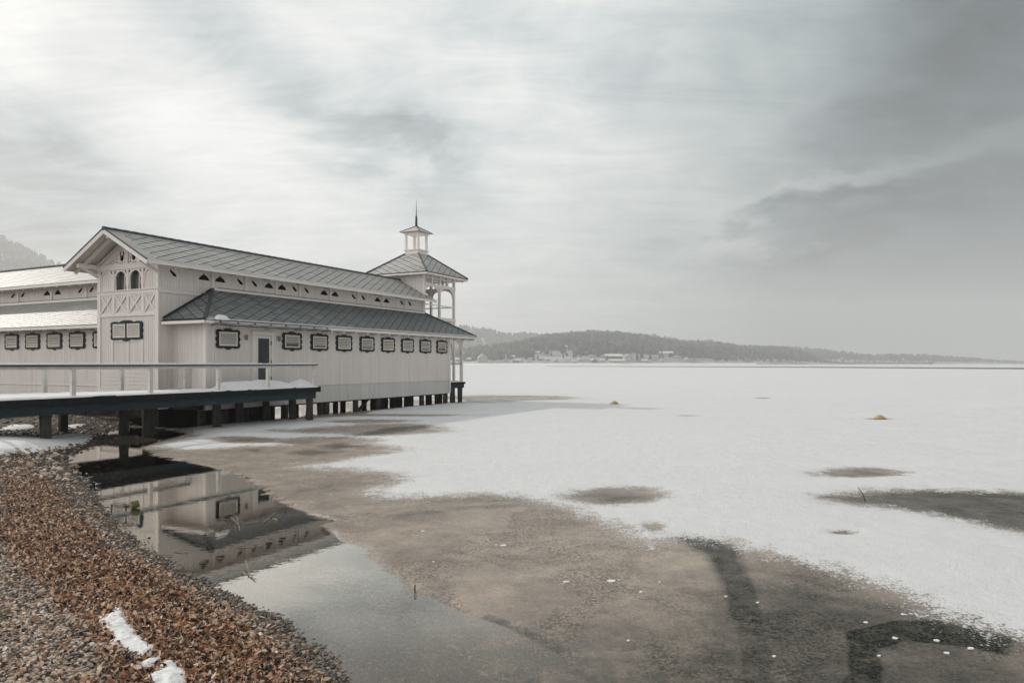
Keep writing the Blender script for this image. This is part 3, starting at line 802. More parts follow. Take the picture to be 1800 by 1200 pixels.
# stilts
def onx(px, d):
    r = (px - 900) / 1250; a = P1 + V * d
    return (r * a.y - a.x) / (U.x - r * U.y)
pile_me = {}
def pile(parent, x, d, z0, z1, rad, name='stilt'):
    L = z1 - z0; k = (round(L, 2), round(rad, 2), random.randint(0, 2))
    if k not in pile_me:
        pts = []; rr = []
        for j in range(6):
            pts.append((random.uniform(-.012, .012), random.uniform(-.012, .012), L * j / 5)); rr.append(rad * random.uniform(.92, 1.08))
        pile_me[k] = MB().tube(pts, rr, 9).mesh(name, pilewood)
    return piece(name, pile_me[k], parent, (x, d, z0))
for px, d in [(563, .25), (574, .2), (625, .2), (664, .2), (671, 1.0), (741, .2), (783, .22), (689, 1.9), (703, 1.9), (752, 1.9), (768, .9), (640, 1.9), (603, 1.9), (655, 3.75), (678, 3.75), (714, 3.0),
              (719, 5.3), (700, 5.3), (660, 5.3), (590, 3.75), (545, 3.0), (520, 1.9)]:
    pile(bath, onx(px, d), d, -.9, .60, .15)
for px, d in [(500, .25), (468, .3), (430, .3), (395, .25)]: pile(bath, onx(px, d), d, -.9, .6, .16)
part_bar('brace', pilewood, bath, (onx(632, .6), .6, .05), (onx(650, .9), .9, .6), .10, .12)
for d in (.2, 1.9, 3.75, 5.35): part_box('joist', blackwood, bath, -17.6, -.1, d - .07, d + .07, .52, .598)
# porch at the lake end under the hipped eave
plat = part_box('porch_floor', blackwood, bath, .02, 1.82, -.02, 1.88, 1.10, 1.22)
part_box('porch_beam', darkwood, bath, .03, 1.70, .02, .16, .86, 1.098)
part_box('porch_beam', darkwood, bath, 1.54, 1.70, .165, 1.8, .86, 1.098)
part_box('porch_post', trim, bath, 1.42, 1.58, .02, .18, 1.222, 3.94)
part_box('post_collar', trim, bath, 1.38, 1.62, -.02, .22, 3.02, 3.07)
def arch_pts(x0, x1, z0, z1, flip, n=9):
    pts = []
    for w in np.linspace(0, math.pi / 2, n):
        c, s_ = math.cos(w), math.sin(w)
        pts.append((x1 - (x1 - x0) * (1 - c) if not flip else x0 + (x1 - x0) * (1 - c), z0 + (z1 - z0) * s_))
    return pts
def bracket(parent, fr, ax, az, w, h, sgn, th=.05, mat=trim, name='arch_bracket'):
    """quarter-arch bracket: corner at (ax, az), running w sideways (sgn) and h down"""
    inner = [(ax + sgn * w * (1 - math.cos(q)), az - h * (1 - math.sin(q))) for q in np.linspace(0, math.pi / 2, 9)]
    loop = [(ax, az)] + [(ax, az - h)] + [(ax + sgn * (.05 + (w - .05) * (1 - math.cos(q))), az - .05 - (h - .05) * (1 - math.sin(q))) for q in np.linspace(0, math.pi / 2, 9)] + [(ax + sgn * w, az)]
    return MB().plate([loop], fr, -th / 2, th / 2).build(name, mat, parent)
bracket(bath, frame_side(.10), 1.42, 3.93, .95, .85, -1); bracket(bath, frame_side(.10), 1.58, 3.93, .35, .5, 1)
part_box('porch_rail', trim, bath, .04, 1.42, .06, .14, 2.29, 2.36); part_box('porch_rail_cap', darkmetal, bath, .04, 1.46, .02, .18, 2.362, 2.395)
part_box('porch_head', trim, bath, .04, 1.6, .04, .16, 3.80, 3.935)
pile(bath, .42, .10, -.9, .86, .14); pile(bath, 1.36, .12, -.9, .86, .15); pile(bath, 1.4, 1.6, -.9, .86, .14)

# ------------------------------------------------------------------ lookout tower
tow = empty('lookout_tower', (1.84, 3.75, 0), 'square white timber lookout tower with open frame, slate roof, small lantern and spire', 'tower')
TX0, TX1, TD0, TD1 = .03, 3.68, 1.9, 5.6
boarded(frame_front(TX0), TD0 + .1, TD1, 4.0, 8.22, .135).build('wall', paint, tow)
boarded((Vector((0, TD1, 0)), X_, Z_, Y_), TX0, TX1, 4.0, 8.22, .2).build('wall', paint, tow)
for (x, d) in ((TX0 + .03, TD0 + .05), (1.84, TD0 + .05), (TX1 - .08, TD0 + .05), (TX1 - .08, 3.75), (TX1 - .08, TD1 - .1)):
    z0 = 1.22 if x > 1 else 3.9
    part_box('post', trim, tow, x - .07, x + .07, d - .07, d + .07, z0, 8.18)
for x in (.92, 2.74): part_box('strut', trim, tow, x - .07, x + .07, TD0 - .02, TD0 + .12, 7.42, 8.1)
for d in (2.8, 4.7): part_box('strut', trim, tow, TX1 - .15, TX1 - .01, d - .07, d + .07, 7.42, 8.1)
for z0, z1, w in ((7.22, 7.40, .10), (8.08, 8.26, .14), (5.12, 5.32, .12), (7.74, 7.80, .06), (6.05, 6.12, .06)):
    part_box('beam', trim, tow, TX0 + .12, TX1, TD0 + .06 - w, TD0 + .055, z0, z1)
    part_box('beam', trim, tow, TX1 - .12, TX1 - .12 + w, TD0 + .14, TD1 - .19, z0, z1)
part_box('tower_floor', soffit, tow, TX0 + .12, TX1 - .02, TD0 + .15, TD1 - .03, 5.0, 5.12)
tf_ = frame_side(TD0 + .05); tg_ = (Vector((TX1 - .08, 0, 0)), Y_, Z_, -X_)
for x, s_ in ((TX0 + .115, 1), (1.84 - .085, -1), (1.84 + .085, 1), (TX1 - .165, -1)): bracket(tow, tf_, x, 7.215, .46, .50, s_)
for d, s_ in ((TD0 + .135, 1), (3.665, -1), (3.835, 1), (TD1 - .185, -1)): bracket(tow, tg_, d, 7.215, .46, .50, s_)
for x, s_ in ((1.84 + .085, 1), (TX1 - .165, -1)): bracket(tow, tf_, x, 5.115, .42, .5, s_)
bracket(tow, tf_, TX1 - .165, 3.9, .5, .8, -1); bracket(tow, tg_, TD0 + .135, 3.9, .7, .8, 1)
part_box('beam', trim, tow, TX0 + 1.8, TX1 - .17, TD0 + .0, TD0 + .10, 3.902, 4.02)
part_box('rail', trim, tow, 1.95, TX1 - .17, TD0 + .01, TD0 + .09, 2.28, 2.36)
part_box('platform', blackwood, tow, .05, 4.1, TD0 + .02, 6.0, 1.10, 1.215)
part_box('platform_beam', darkwood, tow, .05, 4.0, TD0 + .1, TD0 + .25, .86, 1.098)
for x, d in ((TX1, 2.05), (TX1, 3.9), (TX1, 5.4), (1.9, 5.4), (1.7, 3.2)): pile(tow, x, d, -.9, .86, .14)
# pyramid roof
RC = Vector((1.855, 3.75, 0)); HE = 2.46; ZB, HT, ZP = 7.98, .52, 9.46
tr_mb = MB(); corners = [(-1, -1), (1, -1), (1, 1), (-1, 1)]
faces = []
for i in range(4):
    a, b = corners[i], corners[(i + 1) % 4]
    q = [RC + Vector((a[0] * HE, a[1] * HE, ZB)), RC + Vector((b[0] * HE, b[1] * HE, ZB)), RC + Vector((b[0] * HT, b[1] * HT, ZP)), RC + Vector((a[0] * HT, a[1] * HT, ZP))]
    nn = (q[1] - q[0]).cross(q[3] - q[0]).normalized(); tr_mb.slab(q, nn, .05); faces.append((q, nn))
troof = tr_mb.build('roof', under, tow)
for i, (q, nn) in enumerate(faces):
    A = (q[1] - q[0]).normalized(); mid = (q[0] + q[1]) / 2; T = ((q[2] + q[3]) / 2 - mid); L = T.length
    tiled(troof, mid, A, T, [(-HE + .03, .05), (HE - .03, .05), (HT, L), (-HT, L)], n_single=(75 if i in (0, 3) else 0), near=cam_l)
    ridge_line(troof, q[0] + Vector((0, 0, .05)), q[3] + Vector((0, 0, .04)), .055, .36, 'hip_tile')
    part_bar('fascia', trim, tow, q[0] + Vector((0, 0, -.075)), q[1] + Vector((0, 0, -.075)), .03, .10)
MB().box(-HE + .05 + RC.x, HE - .05 + RC.x, -HE + .05 + RC.y, HE - .05 + RC.y, ZB - .07, ZB - .05).build('soffit', soffit, tow)
tme = MB().box(-.05, .05, -.05, .05, -.05, .05).mesh('rafter_tail', soffit)
for k in range(6):
    piece('rafter_tail', tme, tow, (RC.x - 2.1 + k * .84, RC.y - HE + .12, ZB - .13)); piece('rafter_tail', tme, tow, (RC.x + HE - .12, RC.y - 2.1 + k * .84, ZB - .13))
    piece('rafter_tail', tme, tow, (RC.x - HE + .12, RC.y - 2.1 + k * .84, ZB - .13))
# lantern
lan = part_box('lantern', trim, tow, RC.x - .53, RC.x + .53, RC.y - .53, RC.y + .53, ZP - .06, 9.70)
MB().box(RC.x - .60, RC.x + .60, RC.y - .60, RC.y + .60, 9.703, 9.76).build('lantern_floor', trim, lan)
MB().box(RC.x - .58, RC.x + .58, RC.y - .58, RC.y + .58, ZP - .07, ZP - .02).build('lantern_flashing', ridgem, lan)
pme = MB().box(-.065, .065, -.065, .065, 0, 1.0).mesh('lantern_post', trim)
for a, b in corners: piece('lantern_post', pme, lan, RC + Vector((a * .47, b * .47, 9.762)))
mb = MB(); mb.plate([rect(-.56, .56, 0, .14), ], (RC + Vector((0, 0, 10.72)), X_, Y_, Z_), 0, 0.01) if False else None
mb = MB(); mb.box(RC.x - .56, RC.x + .56, RC.y - .56, RC.y + .56, 10.765, 10.90); mb.build('lantern_head', trim, lan)
mb = MB()
for i in range(4):
    a, b = corners[i], corners[(i + 1) % 4]
    q = [RC + Vector((a[0] * .78, a[1] * .78, 10.90)), RC + Vector((b[0] * .78, b[1] * .78, 10.90)), RC + Vector((0, 0, 11.36))]
    mb.slab(q, (q[1] - q[0]).cross(q[2] - q[0]), .03)
mb.build('lantern_roof', tilem, lan)
for i in range(4):
    a = corners[i]; MB().bar(RC + Vector((a[0] * .78, a[1] * .78, 10.91)), RC + Vector((0, 0, 11.37)), .05, .04).build('lantern_hip', ridgem, lan)
MB().tube([RC + Vector((0, 0, z)) for z in (11.30, 11.42, 11.95, 12.0, 12.03, 13.08)], [.12, .085, .065, .065, .032, .008], 8).build('spire', darkmetal, tow)

# ------------------------------------------------------------------ side hall, facing the camera on the left
side = empty('side_hall', (-14.0, 14.0, 0), 'cream boarded hall at far left with sunlit slate roofs and a row of shuttered windows', 'building')
BW, BC, BR, ZBR = -17.0, -15.25, -13.45, 7.65; B0, B1 = 5.62, 28.0
bf_ = frame_front(BW)
boarded(bf_, B0, B1, 1.40, 4.2, .135).build('wall', paint, side)
boarded(frame_front(BW + .015), B0, B1, .4, 1.385, .135).build('wall', paint, side)
part_box('seam_board', trim, side, BW - .022, BW + .01, B0, B1, 1.38, 1.405)
bposts = [8.4, 11.32, 14.16, 17.10, 20.0, 22.9]
bv = []
for i, y in enumerate(bposts): bv += [(y - .45, i % 2 == 1), (y + .45, i % 2 == 1 or i == 3)]
bc_ = frame_front(BC)
boarded(bc_, B0, B1, 4.6, 6.40, .135, holes=[bell_hole(c, 5.85, .54, .335) for c, _ in bv]).build('wall', paint, side)
add_vents(side, bc_, bv, 5.85)
for y in bposts: part_box('post', trim, side, BC - .063, BC - .002, y - .06, y + .06, 5.56, 6.34)
part_box('sill_beam', trim, side, BC - .10, BC - .002, B0, B1, 5.44, 5.555)
part_box('sill_rod', darkmetal, side, BC - .10, BC - .08, B0 + .1, B1, 5.575, 5.597)
part_box('core', dark_in, side, BW + .35, -10.0, B0 + .05, B1 - .05, .5, 3.9)
part_box('upper_core', dark_in, side, BC + .35, -11.7, B0 + .05, B1 - .05, 3.91, 6.1)
part_box('wall', paint, side, -17.0, -9.9, B1 + .002, B1 + .03, .4, 6.2)
for z0, z1, x0, x1, nm, cnt in ((4.05, 5.45, BW - .6, BC, 'lower_roof', 150), (6.29, ZBR, BC - .66, BR, 'upper_roof', 150)):
    T = Vector((x1 - x0, 0, z1 - z0)); L = T.length; nn = Vector((-(z1 - z0), 0, x1 - x0)).normalized()
    rf = MB().slab([(x0, B0, z0), (x0, B1 + .4, z0), (x1, B1 + .4, z1), (x1, B0, z1)], nn, .05).build(nm, under, side)
    tiled(rf, (x0, 0, z0), Y_, T, [(B0, .03), (B1 + .4, .03), (B1 + .4, L - .03), (B0, L - .03)], n_single=cnt, near=Vector((x0, 11.0, z0)), gap=.014, ha=.33, ht=.078)
    MB().slab([Vector(q) - nn * .055 for q in ((x0 + .02, B0, z0), (x0 + .02, B1 + .35, z0), (x1 - .05, B1 + .35, z1), (x1 - .05, B0, z1))], nn, .03).build('soffit', soffit, side)
    part_box('fascia', trim, side, x0 - .03, x0 - .002, B0, B1 + .4, z0 - .13, z0 - .005)
    rm = MB().box(-.22, .22, -.05, .05, -.05, .05).mesh('rafter_tail', soffit)
    for k in range(18): piece('rafter_tail', rm, side, (x0 + .28, B0 + .5 + k * .95, z0 - .14))
rf = MB().slab([(BR, B0, ZBR), (BR, B1 + .4, ZBR), (-9.7, B1 + .4, 5.5), (-9.7, B0, 5.5)], (.4, 0, .9), .05).build('rear_roof', under, side)
ridge_line(rf, (BR, B0, ZBR + .04), (BR, B1 + .4, ZBR + .04), .08, .42)
for k in range(10): kit_front.place(side, (BW - .003, 7.47 + k * 1.727, 3.43))
for k in range(8): pile(side, BW + .2, 6.5 + k * 2.6, -.2, .42, .15)

# ------------------------------------------------------------------ boardwalk
DZ = 1.42
bw = empty('boardwalk', (-20.5, -1.0, 0), 'raised boardwalk of dark tarred planks and beams along the bathhouse, snow on top', 'boardwalk')
pl_me = MB().box(-.072, .072, -1.62, 1.62, -.05, 0).mesh('plank', blackwood); pl_s = MB().box(-.072, .072, -1.12, 1.09, -.05, 0).mesh('plank', blackwood)
x = -30.0
while x < -13.85:
    if x < -17.8: piece('plank', pl_me, bw, (x, -.62, DZ + random.uniform(-.006, .0)))
    else: piece('plank', pl_s, bw, (x, -1.13, DZ + random.uniform(-.006, .0)))
    x += .152
part_box('edge_board', blackwood, bw, -30.1, -13.85, -2.29, -2.243, 1.20, 1.412)
part_box('edge_beam', darkwood, bw, -30.0, -14.05, -2.20, -2.02, .93, 1.196)
part_box('edge_board', blackwood, bw, -13.84, -13.80, -2.24, -.03, 1.22, 1.41)
part_box('rear_beam', darkwood, bw, -30.0, -18.0, .78, .95, .95, 1.36)
part_box('inner_beam', darkwood, bw, -17.6, -14.1, -.30, -.12, .95, 1.36)
for x in (-28.3, -25.2, -22.2, -19.2, -16.6, -14.3): part_box('cross_beam', blackwood, bw, x - .09, x + .09, -2.015, .77 if x < -18 else -.31, 1.0, 1.366)
for x, d in ((-25.75, -1.2), (-24.75, -1.9), (-21.72, -.95), (-20.95, -1.2), (-18.3, -1.3), (-16.3, -.25), (-14.85, -.20), (-14.15, -1.0), (-14.2, -2.0)):
    pile(bw, x, d, -.9, .93, .15, 'pile')
for x in (-28.5, -25.6, -22.6, -19.6, -17.2): pile(bw, x, .86, -.6, .95, .14, 'pile')
# railings
def railing(label, y, xs, x0, x1):
    r = empty('railing', ((x0 + x1) / 2, y, DZ), label, 'railing', 'railings of the boardwalk')
    pm = MB().box(-.06, .06, -.05, .05, 0, .83).mesh('post', rail_paint)
    for x in xs: piece('post', pm, r, (x, y, DZ - .01))
    part_box('handrail', rail_paint, r, x0 + .05, x1 - .05, y - .03, y + .03, 2.215, 2.302)
    part_box('rail_cap', darkmetal, r, x0, x1, y - .085, y + .085, 2.304, 2.362)
    return r
railing('front railing of the boardwalk along the waterside edge, grey posts and snow-topped handrail', -2.17, (-29.1, -26.6, -24.13, -21.64, -18.98, -16.66, -14.12), -30.0, -13.98)
railing('rear railing of the boardwalk, ending at the bathhouse wall, grey posts', .95, (-28.4, -25.8, -23.14, -20.5, -17.86), -30.0, -17.74)

# ------------------------------------------------------------------ ground survey: pixel bearings to points on the level lake
def G(px, py, z=0.0):
    Y = 1250 * (CAM_H - z) / (py - 638.0); return ((px - 900) / 1250 * Y, Y)
def GP(pts): return [G(*p) for p in pts]


def sdf(P, poly):
    """signed distance, positive inside"""
    P = np.asarray(P, np.float64); poly = np.asarray(poly, np.float64); n = len(poly)
    d2 = np.full(len(P), 1e18); ins = np.zeros(len(P), bool)
    for i in range(n):
        a, b = poly[i], poly[(i + 1) % n]; e = b - a; w = P - a
        tt = np.clip((w @ e) / max(e @ e, 1e-12), 0, 1); q = w - tt[:, None] * e
        d2 = np.minimum(d2, (q * q).sum(1))
        c = (a[1] > P[:, 1]) != (b[1] > P[:, 1])
        with np.errstate(divide='ignore', invalid='ignore'):
            xx = (b[0] - a[0]) * (P[:, 1] - a[1]) / (b[1] - a[1]) + a[0]
        ins ^= c & (P[:, 0] < xx)
    return np.sqrt(d2) * np.where(ins, 1, -1)


def vnoise(P, s, seed=0, octs=4):
    """value noise on 2-D points"""
    out_ = np.zeros(len(P)); amp = .5
    for o in range(octs):
        q = P * s * 2 ** o + seed * 17.3 + o * 5.1; i = np.floor(q).astype(np.int64); f = q - i; f = f * f * (3 - 2 * f)
        def h(a, b):
            v = np.sin(a * 127.1 + b * 311.7 + seed * 74.7) * 43758.5453; return v - np.floor(v)
        n00, n10, n01, n11 = h(i[:, 0], i[:, 1]), h(i[:, 0] + 1, i[:, 1]), h(i[:, 0], i[:, 1] + 1), h(i[:, 0] + 1, i[:, 1] + 1)
        out_ += amp * ((n00 * (1 - f[:, 0]) + n10 * f[:, 0]) * (1 - f[:, 1]) + (n01 * (1 - f[:, 0]) + n11 * f[:, 0]) * f[:, 1]); amp *= .5
    return out_ / (1 - .5 ** octs) - .5


def LW(x, d): q = to_world((x, d, 0)); return (q.x, q.y)


SHORE = [(3.2, -1.5), (1.6, 1.5)] + GP([(740, 1370), (600, 1200), (560, 1150), (490, 1092), (430, 1060), (350, 1020), (300, 992), (250, 960), (215, 930), (190, 900), (168, 868),
             (142, 845), (122, 825), (108, 812), (118, 800), (150, 788), (175, 774), (200, 765)]) + [LW(*q) for q in ((-21.8, .4), (-19.5, 2.0), (-17.5, 5), (-16.5, 9), (-14, 17), (-6, 30), (10, 60), (40, 160))]
LAND = SHORE + [(-400, 500), (-400, -200), (60, -200), (20, -30)]


def land_z(P):
    P = np.atleast_2d(np.asarray(P, np.float64)); s = sdf(P, LAND)
    z = np.where(s > 0, .11 * np.minimum(s, 4) + .05 * np.clip(s - 4, 0, 14), .17 * np.maximum(s, -5) + .05 * np.clip(s + 5, -10, 0))
    z = z + .27 * np.exp(-((P[:, 0] + 12.6) / 2.8) ** 2 - ((P[:, 1] - 17.6) / 2.2) ** 2) * np.clip(s / .9, 0, 1)
    z = z + .30 * np.exp(-((P[:, 0] + 11.3) / 1.5) ** 2 - ((P[:, 1] - 22.2) / .75) ** 2)
    return z + .05 * vnoise(P, .5, 3) * np.clip(s + .3, 0, 1) + .018 * vnoise(P, 3.0, 4, 2), s


def on_land(px, py):
    """where the sight line through a pixel meets the beach"""
    Y = np.geomspace(2.2, 60, 900); X = (px - 900) / 1250 * Y; Z = CAM_H - (py - 638) / 1250 * Y
    z, _ = land_z(np.c_[X, Y]); k = np.argmax(Z <= np.maximum(z, 0)); return (X[k], Y[k])


# beach and lake bed, one sheet
xs = np.concatenate([np.linspace(-400, -60, 18)[:-1], np.linspace(-60, -24, 30)[:-1], np.linspace(-24, 6, 240)[:-1], np.linspace(6, 40, 40)])
ys = np.concatenate([np.linspace(-60, 1, 20)[:-1], np.linspace(1, 16, 190)[:-1], np.linspace(16, 34, 90)[:-1], np.linspace(34, 420, 50)])
gx, gy_ = np.meshgrid(xs, ys); Pg = np.c_[gx.ravel(), gy_.ravel()]; zg, sg_ = land_z(Pg)
nx = len(xs); ny = len(ys); ii = np.arange(nx * ny).reshape(ny, nx)
Fq = np.stack([ii[:-1, :-1], ii[:-1, 1:], ii[1:, 1:], ii[1:, :-1]], -1).reshape(-1, 4)
o = np_obj('beach', np.c_[Pg, zg], Fq, soil, {'bank': np.clip((sg_ - 1.5) / .8, 0, 1)}, True); meta(o, kind='structure')

# lake sheet: finer near the camera, reaching to the far shore
rr = np.concatenate([np.linspace(-3.0, -.80, 34)[:-1], np.linspace(-.80, .80, 520), np.linspace(.80, 3.0, 34)[1:]])
yr = np.concatenate([np.geomspace(1.2, 4.8, 24)[:-1], 3000.0 / np.linspace(3000 / 4.8, 3000 / 60, 400)[:-1], np.geomspace(60, 4200, 60)])
gr, gY = np.meshgrid(rr, yr); PL = np.c_[(gr * gY).ravel(), gY.ravel()]
SNOW = GP([(2300, 1330), (1800, 1128), (1640, 1082), (1520, 1025), (1400, 992), (1290, 960), (1190, 948), (1150, 964), (1110, 955), (1050, 922), (990, 890), (920, 873), (850, 868), (760, 871), (690, 876),
           (655, 862), (715, 848), (690, 836), (600, 828), (515, 822), (600, 806), (690, 796), (640, 785), (560, 777), (470, 783), (330, 790), (285, 784), (350, 766), (330, 754), (420, 743), (540, 736), (640, 728)]) \
       + [LW(-8, -.6), LW(2.2, -.3), LW(2.5, 6.5), LW(-12, 6.5), LW(-10, 40), LW(60, 160), (-3000, 4500), (9000, 4500), (9000, 30)]
snow = sdf(PL, SNOW) + vnoise(PL, .45, 62, 4) * .9 * np.clip(PL[:, 1] / 12, .4, 2)
def blob(px, py, wx, wy):
    c = G(px, py); Yr = c[1]; sx = wx / 1250 * Yr; sy = wy * Yr * Yr / 3000.0
    return 1 - np.sqrt(((PL[:, 0] - c[0] - (PL[:, 1] - c[1]) * c[0] / c[1]) / sx) ** 2 + ((PL[:, 1] - c[1]) / sy) ** 2)
wob = vnoise(PL, .55, 61, 4) * 1.1
for px, py, wx, wy, off in [(1075, 872, 95, 16, .20), (1502, 833, 90, 11, .22), (1480, 938, 50, 9, .98), (1150, 928, 34, 12, .48), (430, 773, 80, 6, .15), (640, 757, 130, 8, 0), (570, 775, 80, 7, -.1), (700, 751, 70, 6, -.2),
                        (640, 741, 100, 3.5, .2), (880, 699, 100, 3, -.2), (930, 702, 70, 2, 0), (1210, 731, 44, 2, .7), (1340, 700, 20, 1.4, .5), (600, 790, 100, 9, 0), (830, 706, 70, 2.4, -.2), (1545, 737, 30, 1.6, .3), (1082, 710.5, 18, 1.2, .3),
                        (690, 730, 120, 2.5, .1)]:
    snow = np.minimum(snow, np.maximum(-(blob(px, py, wx, wy) * 1.3 + wob) + off, -.9))
RP = GP([(1440, 874), (1520, 864), (1620, 861), (1720, 866), (1830, 870), (2000, 880), (2000, 965), (1830, 945), (1740, 928), (1650, 905), (1560, 893), (1490, 886)])
snow = np.minimum(snow, -sdf(PL, RP) - wob * .4)
LEAD = GP([(960, 643.3), (1400, 644.2), (1950, 647.0), (1950, 650.2), (1400, 646.0), (960, 644.1)])      # a far lead of dark water
snow = np.minimum(snow, -sdf(PL, LEAD) * .5)
OPEN = GP([(100, 770), (200, 752), (270, 752), (330, 762), (250, 785), (268, 800), (330, 812), (400, 826), (440, 843), (458, 858), (505, 885), (545, 904), (592, 915), (568, 922), (598, 948), (640, 962), (665, 988), (705, 1018), (740, 1042), (800, 1070), (900, 1105), (985, 1150), (1040, 1210), (1100, 1330)]) \
       + [(2.2, 3.0), (1.0, -1), (-20, -1), (-30, 20), (-25, 26)]
opn = np.maximum(sdf(PL, OPEN), sdf(PL, [LW(-19, -.15), LW(1.9, -.1), LW(4.5, 2.2), LW(4.5, 5.9), LW(-19, 5.9)]))
soft = .20 + .05 * (PL[:, 1] > 24) + .9 * np.clip((7.6 - PL[:, 1]) / 2.2, 0, 1) ** 1.2
dark = np.zeros(len(PL))
PLW = PL + np.c_[vnoise(PL, 1.7, 71, 4), vnoise(PL, 1.7, 72, 4)] * .12
def darken(poly, amt, fade):
    global dark
    dark = np.maximum(dark, amt * np.clip(sdf(PLW, GP(poly)) / fade + .5, 0, 1))
darken([(1180, 944), (1250, 944), (1300, 972), (1342, 1040), (1362, 1110), (1380, 1260), (1285, 1260), (1282, 1100), (1264, 1020), (1238, 975)], .83, .16)
darken([(1472, 1106), (1560, 1088), (1650, 1090), (1720, 1106), (1800, 1128), (1790, 1160), (1700, 1144), (1600, 1132), (1556, 1146), (1580, 1250), (1462, 1250), (1470, 1150)], .92, .17)
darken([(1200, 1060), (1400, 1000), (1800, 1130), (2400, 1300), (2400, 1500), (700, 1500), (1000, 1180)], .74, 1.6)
darken([(950, 1100), (1080, 1060), (1300, 1110), (1300, 1300), (900, 1300)], .42, 1.2)
darken([(1440, 874), (1620, 861), (1830, 868), (2000, 960), (1740, 928), (1560, 893)], .74, .5)
darken([(1560, 868), (1640, 864), (1760, 915), (1700, 912)], .92, 1.6)
darken([(990, 872), (1075, 862), (1150, 874), (1080, 888)], .5, .5); darken([(1420, 833), (1500, 825), (1580, 836), (1500, 842)], .4, .5); darken([(690, 905), (790, 893), (900, 885), (910, 890), (780, 902), (700, 912)], .4, .25)
darken([(800, 868), (900, 870), (1000, 893), (990, 905), (880, 885), (800, 885)], .3, .4)
darken([(470, 866), (560, 850), (640, 838), (660, 850), (560, 872), (500, 880)], .3, .5)
darken([(500, 797), (545, 790), (600, 795), (540, 802)], .7, .5); darken([(560, 785), (600, 779), (640, 784), (590, 790)], .8, .5); darken([(420, 790), (470, 789), (450, 795)], .7, .3)
darken([(580, 772), (680, 752), (770, 746), (740, 756), (640, 770)], .7, .5); darken([(390, 775), (460, 771), (440, 777)], .35, .4)
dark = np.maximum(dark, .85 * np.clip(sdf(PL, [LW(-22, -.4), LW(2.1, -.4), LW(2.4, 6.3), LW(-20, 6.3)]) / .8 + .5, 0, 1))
dark = np.where(PL[:, 1] > 150, .75, dark)
zL = np.where(opn > 0, 0, .012 * np.clip(-opn / .1, 0, 1)) + .03 * np.clip(snow + .3, 0, 1)
nr_, nc_ = gr.shape; ii = np.arange(nr_ * nc_).reshape(nr_, nc_)
Fl = np.stack([ii[:-1, :-1], ii[:-1, 1:], ii[1:, 1:], ii[1:, :-1]], -1).reshape(-1, 4)
sl_ = sdf(PL, LAND); keep = (sl_[Fl].min(1) < .6)
isw = (opn[Fl].mean(1) > 0)
for nm, msk in (('water', keep & isw), ('ice', keep & ~isw)):
    ff = Fl[msk]; used = np.unique(ff); mp = np.full(len(PL), -1); mp[used] = np.arange(len(used))
    o = np_obj(nm, np.c_[PL, zL][used], mp[ff], lakem, {'snow': np.clip(snow[used], -9, 9), 'open': np.clip(opn[used], -9, 9), 'soft': soft[used], 'dark': dark[used]}, True)
    meta(o, kind='structure')

def OL(pts): return [on_land(*p) for p in pts]
PATCHES = [OL([(198, 1082), (205, 1074), (214, 1076), (218, 1084), (222, 1094), (228, 1104), (240, 1112), (250, 1116), (240, 1120), (246, 1128), (256, 1136), (264, 1146), (274, 1152), (262, 1160), (240, 1166), (228, 1158), (210, 1150), (198, 1134), (188, 1118), (184, 1102), (184, 1092)]),
           OL([(243, 1178), (250, 1168), (270, 1164), (286, 1166), (282, 1175), (262, 1182)]),
           OL([(262, 1196), (284, 1182), (292, 1170), (308, 1172), (320, 1184), (328, 1200), (336, 1225), (262, 1225)]),
           OL([(268, 1162), (274, 1155), (295, 1157), (288, 1162)])]

# ------------------------------------------------------------------ pebbles and leaves
def icos():
    g = (1 + 5 ** .5) / 2
    v = np.array([(-1, g, 0), (1, g, 0), (-1, -g, 0), (1, -g, 0), (0, -1, g), (0, 1, g), (0, -1, -g), (0, 1, -g), (g, 0, -1), (g, 0, 1), (-g, 0, -1), (-g, 0, 1)]) / math.hypot(1, g)
    f = np.array([(0, 11, 5), (0, 5, 1), (0, 1, 7), (0, 7, 10), (0, 10, 11), (1, 5, 9), (5, 11, 4), (11, 10, 2), (10, 7, 6), (7, 1, 8), (3, 9, 4), (3, 4, 2), (3, 2, 6), (3, 6, 8), (3, 8, 9), (4, 9, 5), (2, 4, 11), (6, 2, 10), (8, 6, 7), (9, 8, 1)])
    return v, f
IV, IF = icos()


def scatter_points(n, lo, hi, s0, s1, far_pow=1.0):
    """random points on the beach between distances s0..s1 from the waterline, denser near the camera"""
    out_ = []
    tot = 0
    while tot < n:
        Y = lo * (hi / lo) ** (RNG.random(n) ** far_pow); X = RNG.uniform(-1.1, .06, n) * Y * 1.0
        P = np.c_[X, Y]; s = sdf(P, LAND); k = (s > s0) & (s < s1); out_.append(np.c_[P, s][k]); tot += k.sum()
    return np.concatenate(out_)[:n]


def rot_z(a): c, s_ = np.cos(a), np.sin(a); return c, s_


